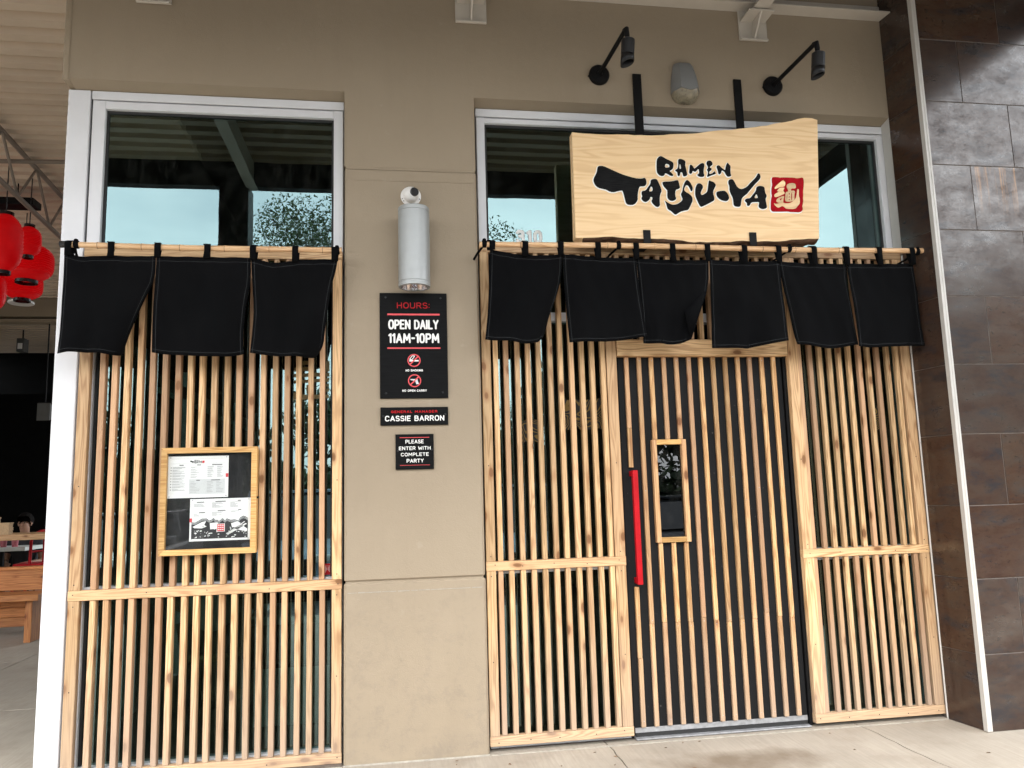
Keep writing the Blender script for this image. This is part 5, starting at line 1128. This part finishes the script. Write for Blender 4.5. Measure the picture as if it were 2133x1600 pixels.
for lab, x, dx, h in (('taller stack of kraft paper menus at the table edge', -4.74, .17, .20), ('shorter stack of kraft paper menus beside the taller one', -4.555, .125, .135)):
    t = thing('menu_stack', lab, 'menus', (x, 5.45, 1.107), 'stacks of paper menus on the patio table')
    n = 12
    for i in range(n): part('sheet', MB().cbox(0, dx+random.uniform(-.004,.004), 0, .10, 0, h/n-.0015, .001, 'x'), MAT['paper_tan'], t, at=(x+random.uniform(-.003,.003), 5.43, 1.1075+i*h/n))
st = thing('red_bar_stool', 'red metal bar stool with a hooped back behind the table', 'stool', (-4.45, 6.35, 0))
part('seat', MB().cbox(-4.69, -4.25, 6.15, 6.52, .672, .716, .01, 'z'), MAT['red'], st)
hp = [(-4.50,6.17,.70),(-4.50,6.18,.98)] + [(-4.50+.09*(1-math.cos(a)), 6.18+.15*(1-math.cos(a)), .98+.13*math.sin(a)) for a in (math.pi*k/10 for k in range(1,10))] + [(-4.32,6.48,.98),(-4.32,6.49,.70)]
part('back_hoop', MB().tube(hp, .019, 8), MAT['red'], st, smooth=60); part('back_slat', MB().tube([(-4.41,6.33,.71),(-4.41,6.33,1.10)], .014, 8).tube([(-4.50,6.18,.86),(-4.32,6.48,.86)], .012, 8), MAT['red'], st)
for x, y, dx, dy in ((-4.66,6.18,-.05,-.05),(-4.28,6.18,.05,-.05),(-4.66,6.49,-.05,.05),(-4.28,6.49,.05,.05)): part('leg', MB().tube([(x,y,.672),(x+dx,y+dy,.0)], [.02,.013], 8), MAT['red'], st)
wt = thing('white_table', 'white-edged low table in the dark part of the patio', 'table', (-5, 7, 0))
part('top', MB().cbox(-5.6, -4.80, 6.72, 7.25, .845, .895, .004, 'x'), MAT['pale_top'], wt); part('pedestal', MB().lathe([(.25,0.001),(.25,.02),(.04,.04),(.04,.844)], (-5.2,6.98,0), 'z', 20), MAT['black_metal'], wt)
for lab, x in (('pink drinking cup on the white table, left of the other', -5.12), ('pink drinking cup on the white table, nearer the stool', -4.98)):
    t = thing('drinking_cup', lab, 'cup', (x, 6.85, .896), 'pink cups on the white table')
    part('body', MB().lathe([(.001,.001),(.035,.001),(.045,.15),(.042,.15),(.033,.01)], (x, 6.85, .8955), 'z', 18, cap=False), plain('pink_plastic', (.35,.10,.12), .3), t, smooth=50)

# ------------------------------------------------------------------ people
def skin_mesh(name, V, Eg, Rr, root, mat, sub=2):
    me = bpy.data.meshes.new(name); me.from_pydata([tuple(v) for v in V], Eg, []); ob = bpy.data.objects.new(name + '_tmp', me); COL.objects.link(ob)
    md = ob.modifiers.new('skin', 'SKIN'); md.use_smooth_shade = True
    for i, r in enumerate(Rr): me.skin_vertices[0].data[i].radius = r if isinstance(r, tuple) else (r, r)
    me.skin_vertices[0].data[root].use_root = True
    s = ob.modifiers.new('sub', 'SUBSURF'); s.levels = sub; s.render_levels = sub
    out = bpy.data.meshes.new_from_object(ob.evaluated_get(bpy.context.evaluated_depsgraph_get())); bpy.data.objects.remove(ob); bpy.data.meshes.remove(me)
    out.name = name; out.materials.clear(); out.materials.append(mat); out.shade_smooth(); return out
def seated(label, loc, face, seat_h, shirt, trousers, hand_target, head_pitch=0.0):
    """seated figure; face = +1 looks towards +Y, -1 towards -Y"""
    x, y, _ = loc; t = thing('person', label, 'person', (x, y, 0)); f = face
    def P_(a, b, c): return Vector((x+a*f, y+b*f, seat_h+c))
    J = {'pel': P_(0,0,.09), 'sp': P_(0,.01,.27), 'ch': P_(0,.02,.46), 'nk': P_(0,.035,.585), 'nk2': P_(0,.05,.635), 'hd': P_(0,.075,.71), 'hd2': P_(0,.07,.80)}
    V, Eg, Rr, ix = [], [], [], {}
    def add(n, p, r, par=None):
        ix[n] = len(V); V.append(p); Rr.append(r)
        if par is not None: Eg.append((ix[par], ix[n]))
    add('pel', J['pel'], (.155,.12)); add('sp', J['sp'], (.135,.105), 'pel'); add('ch', J['ch'], (.15,.115), 'sp'); add('nk', J['nk'], (.06,.06), 'ch'); add('nk2', J['nk2'], (.052,.055), 'nk'); add('hd', J['hd'], (.068,.082), 'nk2'); add('hd2', J['hd2'], (.07,.085), 'hd')
    arms = {}
    for s in (-1, 1):
        n = 'l' if s < 0 else 'r'
        sh_, el, wr = P_(.185*s,.02,.525), P_(.235*s,.05,.24), P_(.12*s+hand_target[0]*0, .27, .235)
        add('sh'+n, sh_, .055, 'ch'); add('el'+n, el, .042, 'sh'+n); add('wr'+n, wr, .028, 'el'+n)
        pm = wr + (wr-el).normalized()*.075; add('pm'+n, pm, (.036,.018), 'wr'+n)
        dr = (wr-el).normalized(); sd = Vector((1,0,0))
        for k, (o_, L_) in enumerate(((-.028,.062),(-.009,.074),(.010,.070),(.027,.056))):
            b0 = pm+sd*o_+dr*.015; add('f%d'%k+n, b0, .009, 'pm'+n); add('g%d'%k+n, b0+dr*L_*.55+Vector((0,0,-.008)), .0085, 'f%d'%k+n); add('h%d'%k+n, b0+dr*L_+Vector((0,0,-.026)), .007, 'g%d'%k+n)
        add('th'+n, wr+dr*.03-sd*s*f*.03, .011, 'wr'+n); add('th2'+n, wr+dr*.065-sd*s*f*.045, .009, 'th'+n)
        arms[s] = (sh_, el)
        hp, kn, an, to = P_(.09*s,.02,.05), P_(.12*s,.43,.05), P_(.12*s,.40,.07-seat_h), P_(.13*s,.56,.035-seat_h)
        add('hp'+n, hp, .085, 'pel'); add('kn'+n, kn, .062, 'hp'+n); add('an'+n, an, .04, 'kn'+n); add('to'+n, to, (.045,.03), 'an'+n)
    body = link('body', skin_mesh('body', V, Eg, Rr, 0, MAT['skin']), t)
    # shirt
    V, Eg, Rr, ix = [], [], [], {}
    add('a', P_(0,0,.02), (.172,.140)); add('b', J['sp'], (.155,.125), 'a'); add('c', J['ch'], (.168,.132), 'b'); add('d', P_(0,.03,.56), (.085,.08), 'c')
    for s in (-1, 1):
        sh_, el = arms[s]; add('s%d'%s, sh_, .074, 'c'); add('e%d'%s, sh_+(el-sh_)*.62, .066, 's%d'%s)
    link('shirt', skin_mesh('shirt', V, Eg, Rr, 0, shirt), t)
    hem = MB(); n = 32
    for dz in (-.052, -.062):
        ring_ = [P_(.178*math.cos(2*math.pi*k/n), .146*math.sin(2*math.pi*k/n), .02+dz+.07+.0) for k in range(n+1)]; hem.tube(ring_, .0025, 5, cap=False)
    part('hem_stitching', hem, MAT['thread'], t)
    V, Eg, Rr, ix = [], [], [], {}
    add('p', P_(0,0,.07), (.165,.132))
    for s in (-1, 1):
        add('h%d'%s, P_(.09*s,.02,.05), .100, 'p'); add('k%d'%s, P_(.12*s,.43,.05), .078, 'h%d'%s); add('n%d'%s, P_(.12*s,.40,.12-seat_h), .058, 'k%d'%s)
    link('trousers', skin_mesh('trousers', V, Eg, Rr, 0, trousers), t)
    for s in (-1, 1):
        sb = MB(); c = P_(.125*s,.47,.035-seat_h); sb.lathe([(.03,-.033),(.052,-.03),(.05,0),(.03,.03)], c, 'z', 14); sb.tube([P_(.125*s,.36,.045-seat_h), P_(.125*s,.50,.045-seat_h), P_(.128*s,.58,.03-seat_h)], [.043,.046,.03], 12); part('shoe', sb, MAT['dark_cloth'], t, smooth=60)
    # hair cap, face
    hc = J['hd2']+Vector((0,-.012*f,.004)); hb = MB(); vs, fs = [], []; nu, nv = 24, 14
    for j in range(nv+1):
        for i in range(nu):
            th = math.pi*j/nv*.72; ph = 2*math.pi*i/nu; w_ = 1+.05*math.sin(7*ph+3*th)
            front = max(0, math.sin(ph)*f)
            if th > 1.0 and front > .2: th2 = 1.0+ (th-1.0)*(1-min(1, front*1.4))
            else: th2 = th
            vs.append(hc+Vector((.098*math.sin(th2)*math.cos(ph), .118*math.sin(th2)*math.sin(ph), .114*math.cos(th2)))*w_)
    for j in range(nv):
        for i in range(nu): fs.append((j*nu+i,(j+1)*nu+i,(j+1)*nu+(i+1)%nu,j*nu+(i+1)%nu))
    hb.add(vs, fs); part('hair', hb, MAT['hair'], t, smooth=80)
    fc = J['hd']+Vector((0,0,.035))
    part('nose', MB().tube([fc+Vector((0,.072*f,.03)), fc+Vector((0,.098*f,-.012)), fc+Vector((0,.080*f,-.018))], [.008,.014,.008], 8), MAT['skin'], t, smooth=80)
    for s in (-1, 1):
        part('eye', MB().lathe([(.001,-.012),(.009,-.006),(.011,0),(.009,.006),(.001,.012)], fc+Vector((.030*s,.074*f,.032)), 'x', 10), MAT['eye'], t, smooth=80)
        part('ear', MB().tube([fc+Vector((.076*s,-.005*f,.045)), fc+Vector((.086*s,-.012*f,.02)), fc+Vector((.076*s,-.004*f,-.012))], [.008,.013,.008], 8), MAT['skin'], t, smooth=80)
    part('mouth', MB().tube([fc+Vector((-.022,.076*f,-.042)), fc+Vector((0,.083*f,-.044)), fc+Vector((.022,.076*f,-.042))], [.003,.005,.003], 6), plain('lip', (.25,.09,.08), .5), t, smooth=80)
    return t
def stool(label, x, y, h):
    t = thing('low_stool', label, 'stool', (x, y, 0)); part('seat', MB().lathe([(.001,h-.04),(.17,h-.04),(.18,h-.02),(.17,h),(.001,h)], (x,y,0), 'z', 24, cap=False), MAT['tabletop'], t, smooth=40)
    for a in (.8, 2.36, 3.93, 5.5): part('leg', MB().tube([(x+.12*math.cos(a),y+.12*math.sin(a),h-.04),(x+.17*math.cos(a),y+.17*math.sin(a),0)], .014, 8), MAT['black_metal'], t)
seated('person in a pale grey T-shirt seated with back to the window behind the menu', (-1.17, .95, 0), 1, .50, MAT['shirt'], MAT['denim'], (0,0))
stool('stool inside the left window under the seated person', -1.17, .95, .475)
seated('person with dark hair in black clothing seated in the dark patio behind the red stool', (-5.10, 7.45, 0), -1, .42, MAT['dark_cloth'], MAT['dark_cloth'], (0,0))
stool('stool in the dark patio under the seated person', -5.10, 7.45, .395)

# ------------------------------------------------------------------ dining room behind the glass
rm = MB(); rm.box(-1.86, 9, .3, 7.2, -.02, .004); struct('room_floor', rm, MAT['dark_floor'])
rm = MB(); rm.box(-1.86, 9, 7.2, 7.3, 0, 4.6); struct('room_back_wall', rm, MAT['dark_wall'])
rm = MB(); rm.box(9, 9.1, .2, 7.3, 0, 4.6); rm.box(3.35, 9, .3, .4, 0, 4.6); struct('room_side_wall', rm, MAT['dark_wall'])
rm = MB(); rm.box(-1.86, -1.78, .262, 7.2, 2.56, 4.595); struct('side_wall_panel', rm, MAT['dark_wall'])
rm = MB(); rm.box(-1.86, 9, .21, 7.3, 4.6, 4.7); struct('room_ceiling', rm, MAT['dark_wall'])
sw = thing('side_glazing', 'glazed side wall between the dining room and the patio, seen through the left window', 'window', (-1.8, 3.6, 0))
for i in range(6):
    y0 = .262+1.15*i; part('mullion', MB().cbox(-1.85, -1.78, y0, y0+.06, .004, 2.55, .003, 'z'), MAT['white_metal'], sw)
    part('pane', MB().box(-1.82, -1.814, y0+.061, y0+1.149, .02, 2.54), MAT['glass'], sw)
part('transom', MB().cbox(-1.775, -1.76, .27, 7.1, 2.30, 2.40, .003, 'y'), MAT['steel'], sw)
dt = thing('dining_table', 'pale-topped table inside the left window near the pilaster', 'table', (-.6, 1.4, 0))
part('top', MB().cbox(-1.0, .35, 1.2, 1.85, .575, .640, .004, 'x'), MAT['pale_top'], dt)
for x in (-.85, .2): part('leg', MB().cbox(x-.03, x+.03, 1.5, 1.56, .005, .574, .003, 'z'), MAT['black_metal'], dt)
bb = thing('booth_bench', 'low grey-green panelled bench back inside the left window', 'bench', (-.3, 1.0, 0))
for i in range(9): part('panel', MB().cbox(-.90+.15*i, -.755+.15*i, .86, .89, .005, .36, .003, 'z'), MAT['pale_top'], bb)
part('cap', MB().cbox(-.905, .45, .84, .91, .361, .385, .004, 'x'), MAT['black_metal'], bb)

# ------------------------------------------------------------------ what the glass and the tiles reflect: cars, trees
def make_car(label, paint, x, y, suv):
    t = thing('parked_car', label, 'car', (x, y, -.15), 'cars parked facing the shopfront')
    H = 1.72 if suv else 1.42; z0 = -.15
    side = [(0,.30),(0.02,.62),(.12,.74),(1.05,.90 if suv else .84),(3.9,.98 if suv else .92),(4.45,.94),(4.5,.60),(4.46,.30)]
    def sec(k): return .90 - .06*abs(k)
    b = MB(); n = len(side); xs = (-.90,-.86,-.5,.5,.86,.90); vs = []
    for i, xx in enumerate(xs):
        q = .04 if i in (0,5) else 0
        vs += [(x+xx, y-p[0]-( .0 if i in (2,3) else .05 if p[0] < .2 else 0), z0+p[1]-(q if p[1] > .5 else 0)) for p in side]
    fs = [(i*n+k, i*n+k+1, (i+1)*n+k+1, (i+1)*n+k) for i in range(5) for k in range(n-1)] + [(i*n+n-1, i*n, (i+1)*n, (i+1)*n+n-1) for i in range(5)] + [tuple(range(n)), tuple(range(5*n+n-1, 5*n-1, -1))]
    b.add(vs, fs); part('body', b, MAT[paint], t, smooth=40)
    cab = [(1.0,.86),(1.75,H-.04),(3.4 if not suv else 4.1,H-.05),(4.2 if not suv else 4.4,.93)]
    b = MB(); vs = []
    for s in (-1, 1): vs += [(x+s*(.80 if p[1] < 1.2 else .66), y-p[0], z0+p[1]) for p in cab]
    b.add(vs, [(0,1,5,4),(1,2,6,5),(2,3,7,6),(0,3,2,1),(4,5,6,7)]); part('cabin_glass', b, MAT['car_glass'], t)
    b = MB(); b.cbox(x-.66, x+.66, y-cab[2][0]-.05, y-cab[1][0]+.06, z0+H-.05, z0+H, .015, 'y'); part('roof', b, MAT[paint], t)
    for s in (-1, 1):
        b = MB(); b.tube([(x+s*.80,y-1.0,z0+.87),(x+s*.67,y-1.75,z0+H-.03)], .035, 6); b.tube([(x+s*.74,y-2.7,z0+.95),(x+s*.67,y-2.7,z0+H-.03)], .035, 6); part('pillar', b, MAT[paint], t)
        part('headlight', MB().cbox(x+s*.70-.16, x+s*.70+.16, y+.0, y+.055, z0+.60, z0+.72, .02, 'x'), MAT['white_plastic'], t); part('mirror', MB().cbox(x+s*.98-.09, x+s*.98+.09, y-1.25, y-1.12, z0+.92, z0+1.05, .02, 'x'), MAT[paint], t)
    part('grille', MB().cbox(x-.5, x+.5, y+.001, y+.05, z0+.42, z0+.66, .01, 'x'), MAT['black_plastic'], t); part('bumper', MB().cbox(x-.88, x+.88, y-.04, y+.075, z0+.28, z0+.42, .02, 'x'), MAT[paint], t)
    for wx in (-.80, .80):
        for wy in (.85, 3.6):
            w_ = part('wheel', MB().lathe([(.2,-.11),(.33,-.11),(.345,-.06),(.345,.06),(.33,.11),(.2,.11)], (x+wx, y-wy, z0+.345), 'x', 24), MAT['tyre'], t, smooth=40); part('rim', MB().lathe([(.001,-.118),(.2,-.112),(.2,.112),(.001,.118)], (x+wx, y-wy, z0+.345), 'x', 20, cap=False), MAT['galv'], w_, smooth=40)
make_car('pale blue parked van-like car facing the slat screen left of the door', 'car_pale', 2.25, -7.4, True)
make_car('pale silver parked car facing the left window', 'car_pale', -1.75, -7.6, True)
make_car('dark parked car facing the door', 'car_dark', 5.1, -7.6, False)
make_car('silver parked car at the far left, facing the patio', 'car_silver', -4.5, -7.5, False)
def leaf_cloud(name, clumps, n, size, mat, seed, parent=None, kind=None):
    rr = random.Random(seed); vs, fs = [], []
    wts = [c[3]**2 for c in clumps]; tot = sum(wts)
    for (cx_, cy_, cz_, r), w_ in zip(clumps, wts):
        for _ in range(int(n*w_/tot)):
            d = Vector((rr.gauss(0,1), rr.gauss(0,1), rr.gauss(0,1))).normalized(); p = Vector((cx_,cy_,cz_)) + d*r*(rr.random()**.45); p.z -= 0
            a = Vector((rr.gauss(0,1), rr.gauss(0,1), rr.gauss(0,1))).normalized(); b_ = a.cross(Vector((rr.gauss(0,1), rr.gauss(0,1), rr.gauss(0,1)))).normalized(); s = size*rr.uniform(.6,1.3); k = len(vs)
            vs += [p-a*s, p+b_*s*.45, p+a*s, p-b_*s*.45]; fs.append((k,k+1,k+2,k+3))
    mb = MB(); mb.add(vs, fs); return link(name, mb.mesh(name, MAT[mat]), parent, kind=kind)
def oak(label, x, y, htop, rad, seed, n=16000, lsz=.085):
    rr = random.Random(seed); t = thing('oak_tree', label, 'tree', (x, y, -.36), 'oak trees across the parking lot'); ht = htop-2*rad*.92
    b = MB(); b.tube([(x,y,-.4),(x+.1,y,ht*.5),(x+.05,y,ht+.4)], [.30,.22,.18], 12); part('trunk', b, MAT['bark_tree'], t, smooth=60)
    clumps = []; lb = MB()
    for k in range(26):
        a = rr.uniform(0,6.28); el = rr.uniform(-.35,1.45); q = rad*rr.uniform(.45,.92); c = (x+q*math.cos(a)*math.cos(el), y+q*math.sin(a)*math.cos(el), htop-rad*1.0+q*math.sin(el)*.8); clumps.append((*c, rad*rr.uniform(.18,.36)))
        if k < 16: lb.tube([(x+.05,y,ht+.2), (x+(c[0]-x)*.45, y+(c[1]-y)*.45, ht+(c[2]-ht)*.6+.2), c], [.11,.06,.02], 7)
    part('limbs', lb, MAT['bark_tree'], t, smooth=60); leaf_cloud('crown', clumps, n, lsz, 'leaf', seed, t)
oak('broad oak straight across the lot, its crown reflected in both upper windows', -.35, -20, 12.0, 4.4, 11, 36000, .055)
oak('oak to the right across the lot, reflected in the tiled pier', 18.5, -16.5, 9.2, 4.4, 12, 22000)
oak('oak at the far right end of the lot, reflected low in the tiled pier', 25.5, -19, 9.4, 4.4, 17, 16000)
oak('oak between the cars and the right end of the lot', 12.0, -15, 7.0, 3.0, 18, 12000)
oak('oak to the far left across the lot, behind the patio side', -14, -24, 9.0, 3.8, 13)
oak('oak right of the broad one, further back', 8.0, -27, 7.5, 3.2, 14)
rr = random.Random(3); cl = []
for i in range(110): cl.append((-60+i*1.1, -36+rr.uniform(-3,3), rr.uniform(.2,6.2), rr.uniform(1.6,2.6)))
for i in range(70): cl.append((-50+i*1.5, -32+rr.uniform(-1,1), rr.uniform(.3,2.2), rr.uniform(1.5,2.0)))
leaf_cloud('treeline', cl, 95000, .30, 'hedge', 21, kind='stuff')

rr = random.Random(9); mb = MB()
for i in range(34):
    x, y = (rr.uniform(.55,1.6), rr.uniform(-.75,-.02)) if i < 20 else (rr.uniform(-.3,3.3), rr.uniform(-.6,-.02))
    if abs(x-1.75) < .5 and i > 20: y = -.05
    a, s = rr.uniform(0,6.28), rr.uniform(.008,.017); c, d = math.cos(a)*s, math.sin(a)*s
    mb.add([(x-c,y-d,.002),(x+d*.4,y-c*.4,.005+rr.random()*.004),(x+c,y+d,.002),(x-d*.4,y+c*.4,.004)], [(0,1,2,3)])
struct('fallen_leaves', mb, plain('dry_leaf', (.16,.095,.05), .8, vary=.4, nscale=40))['kind'] = 'stuff'
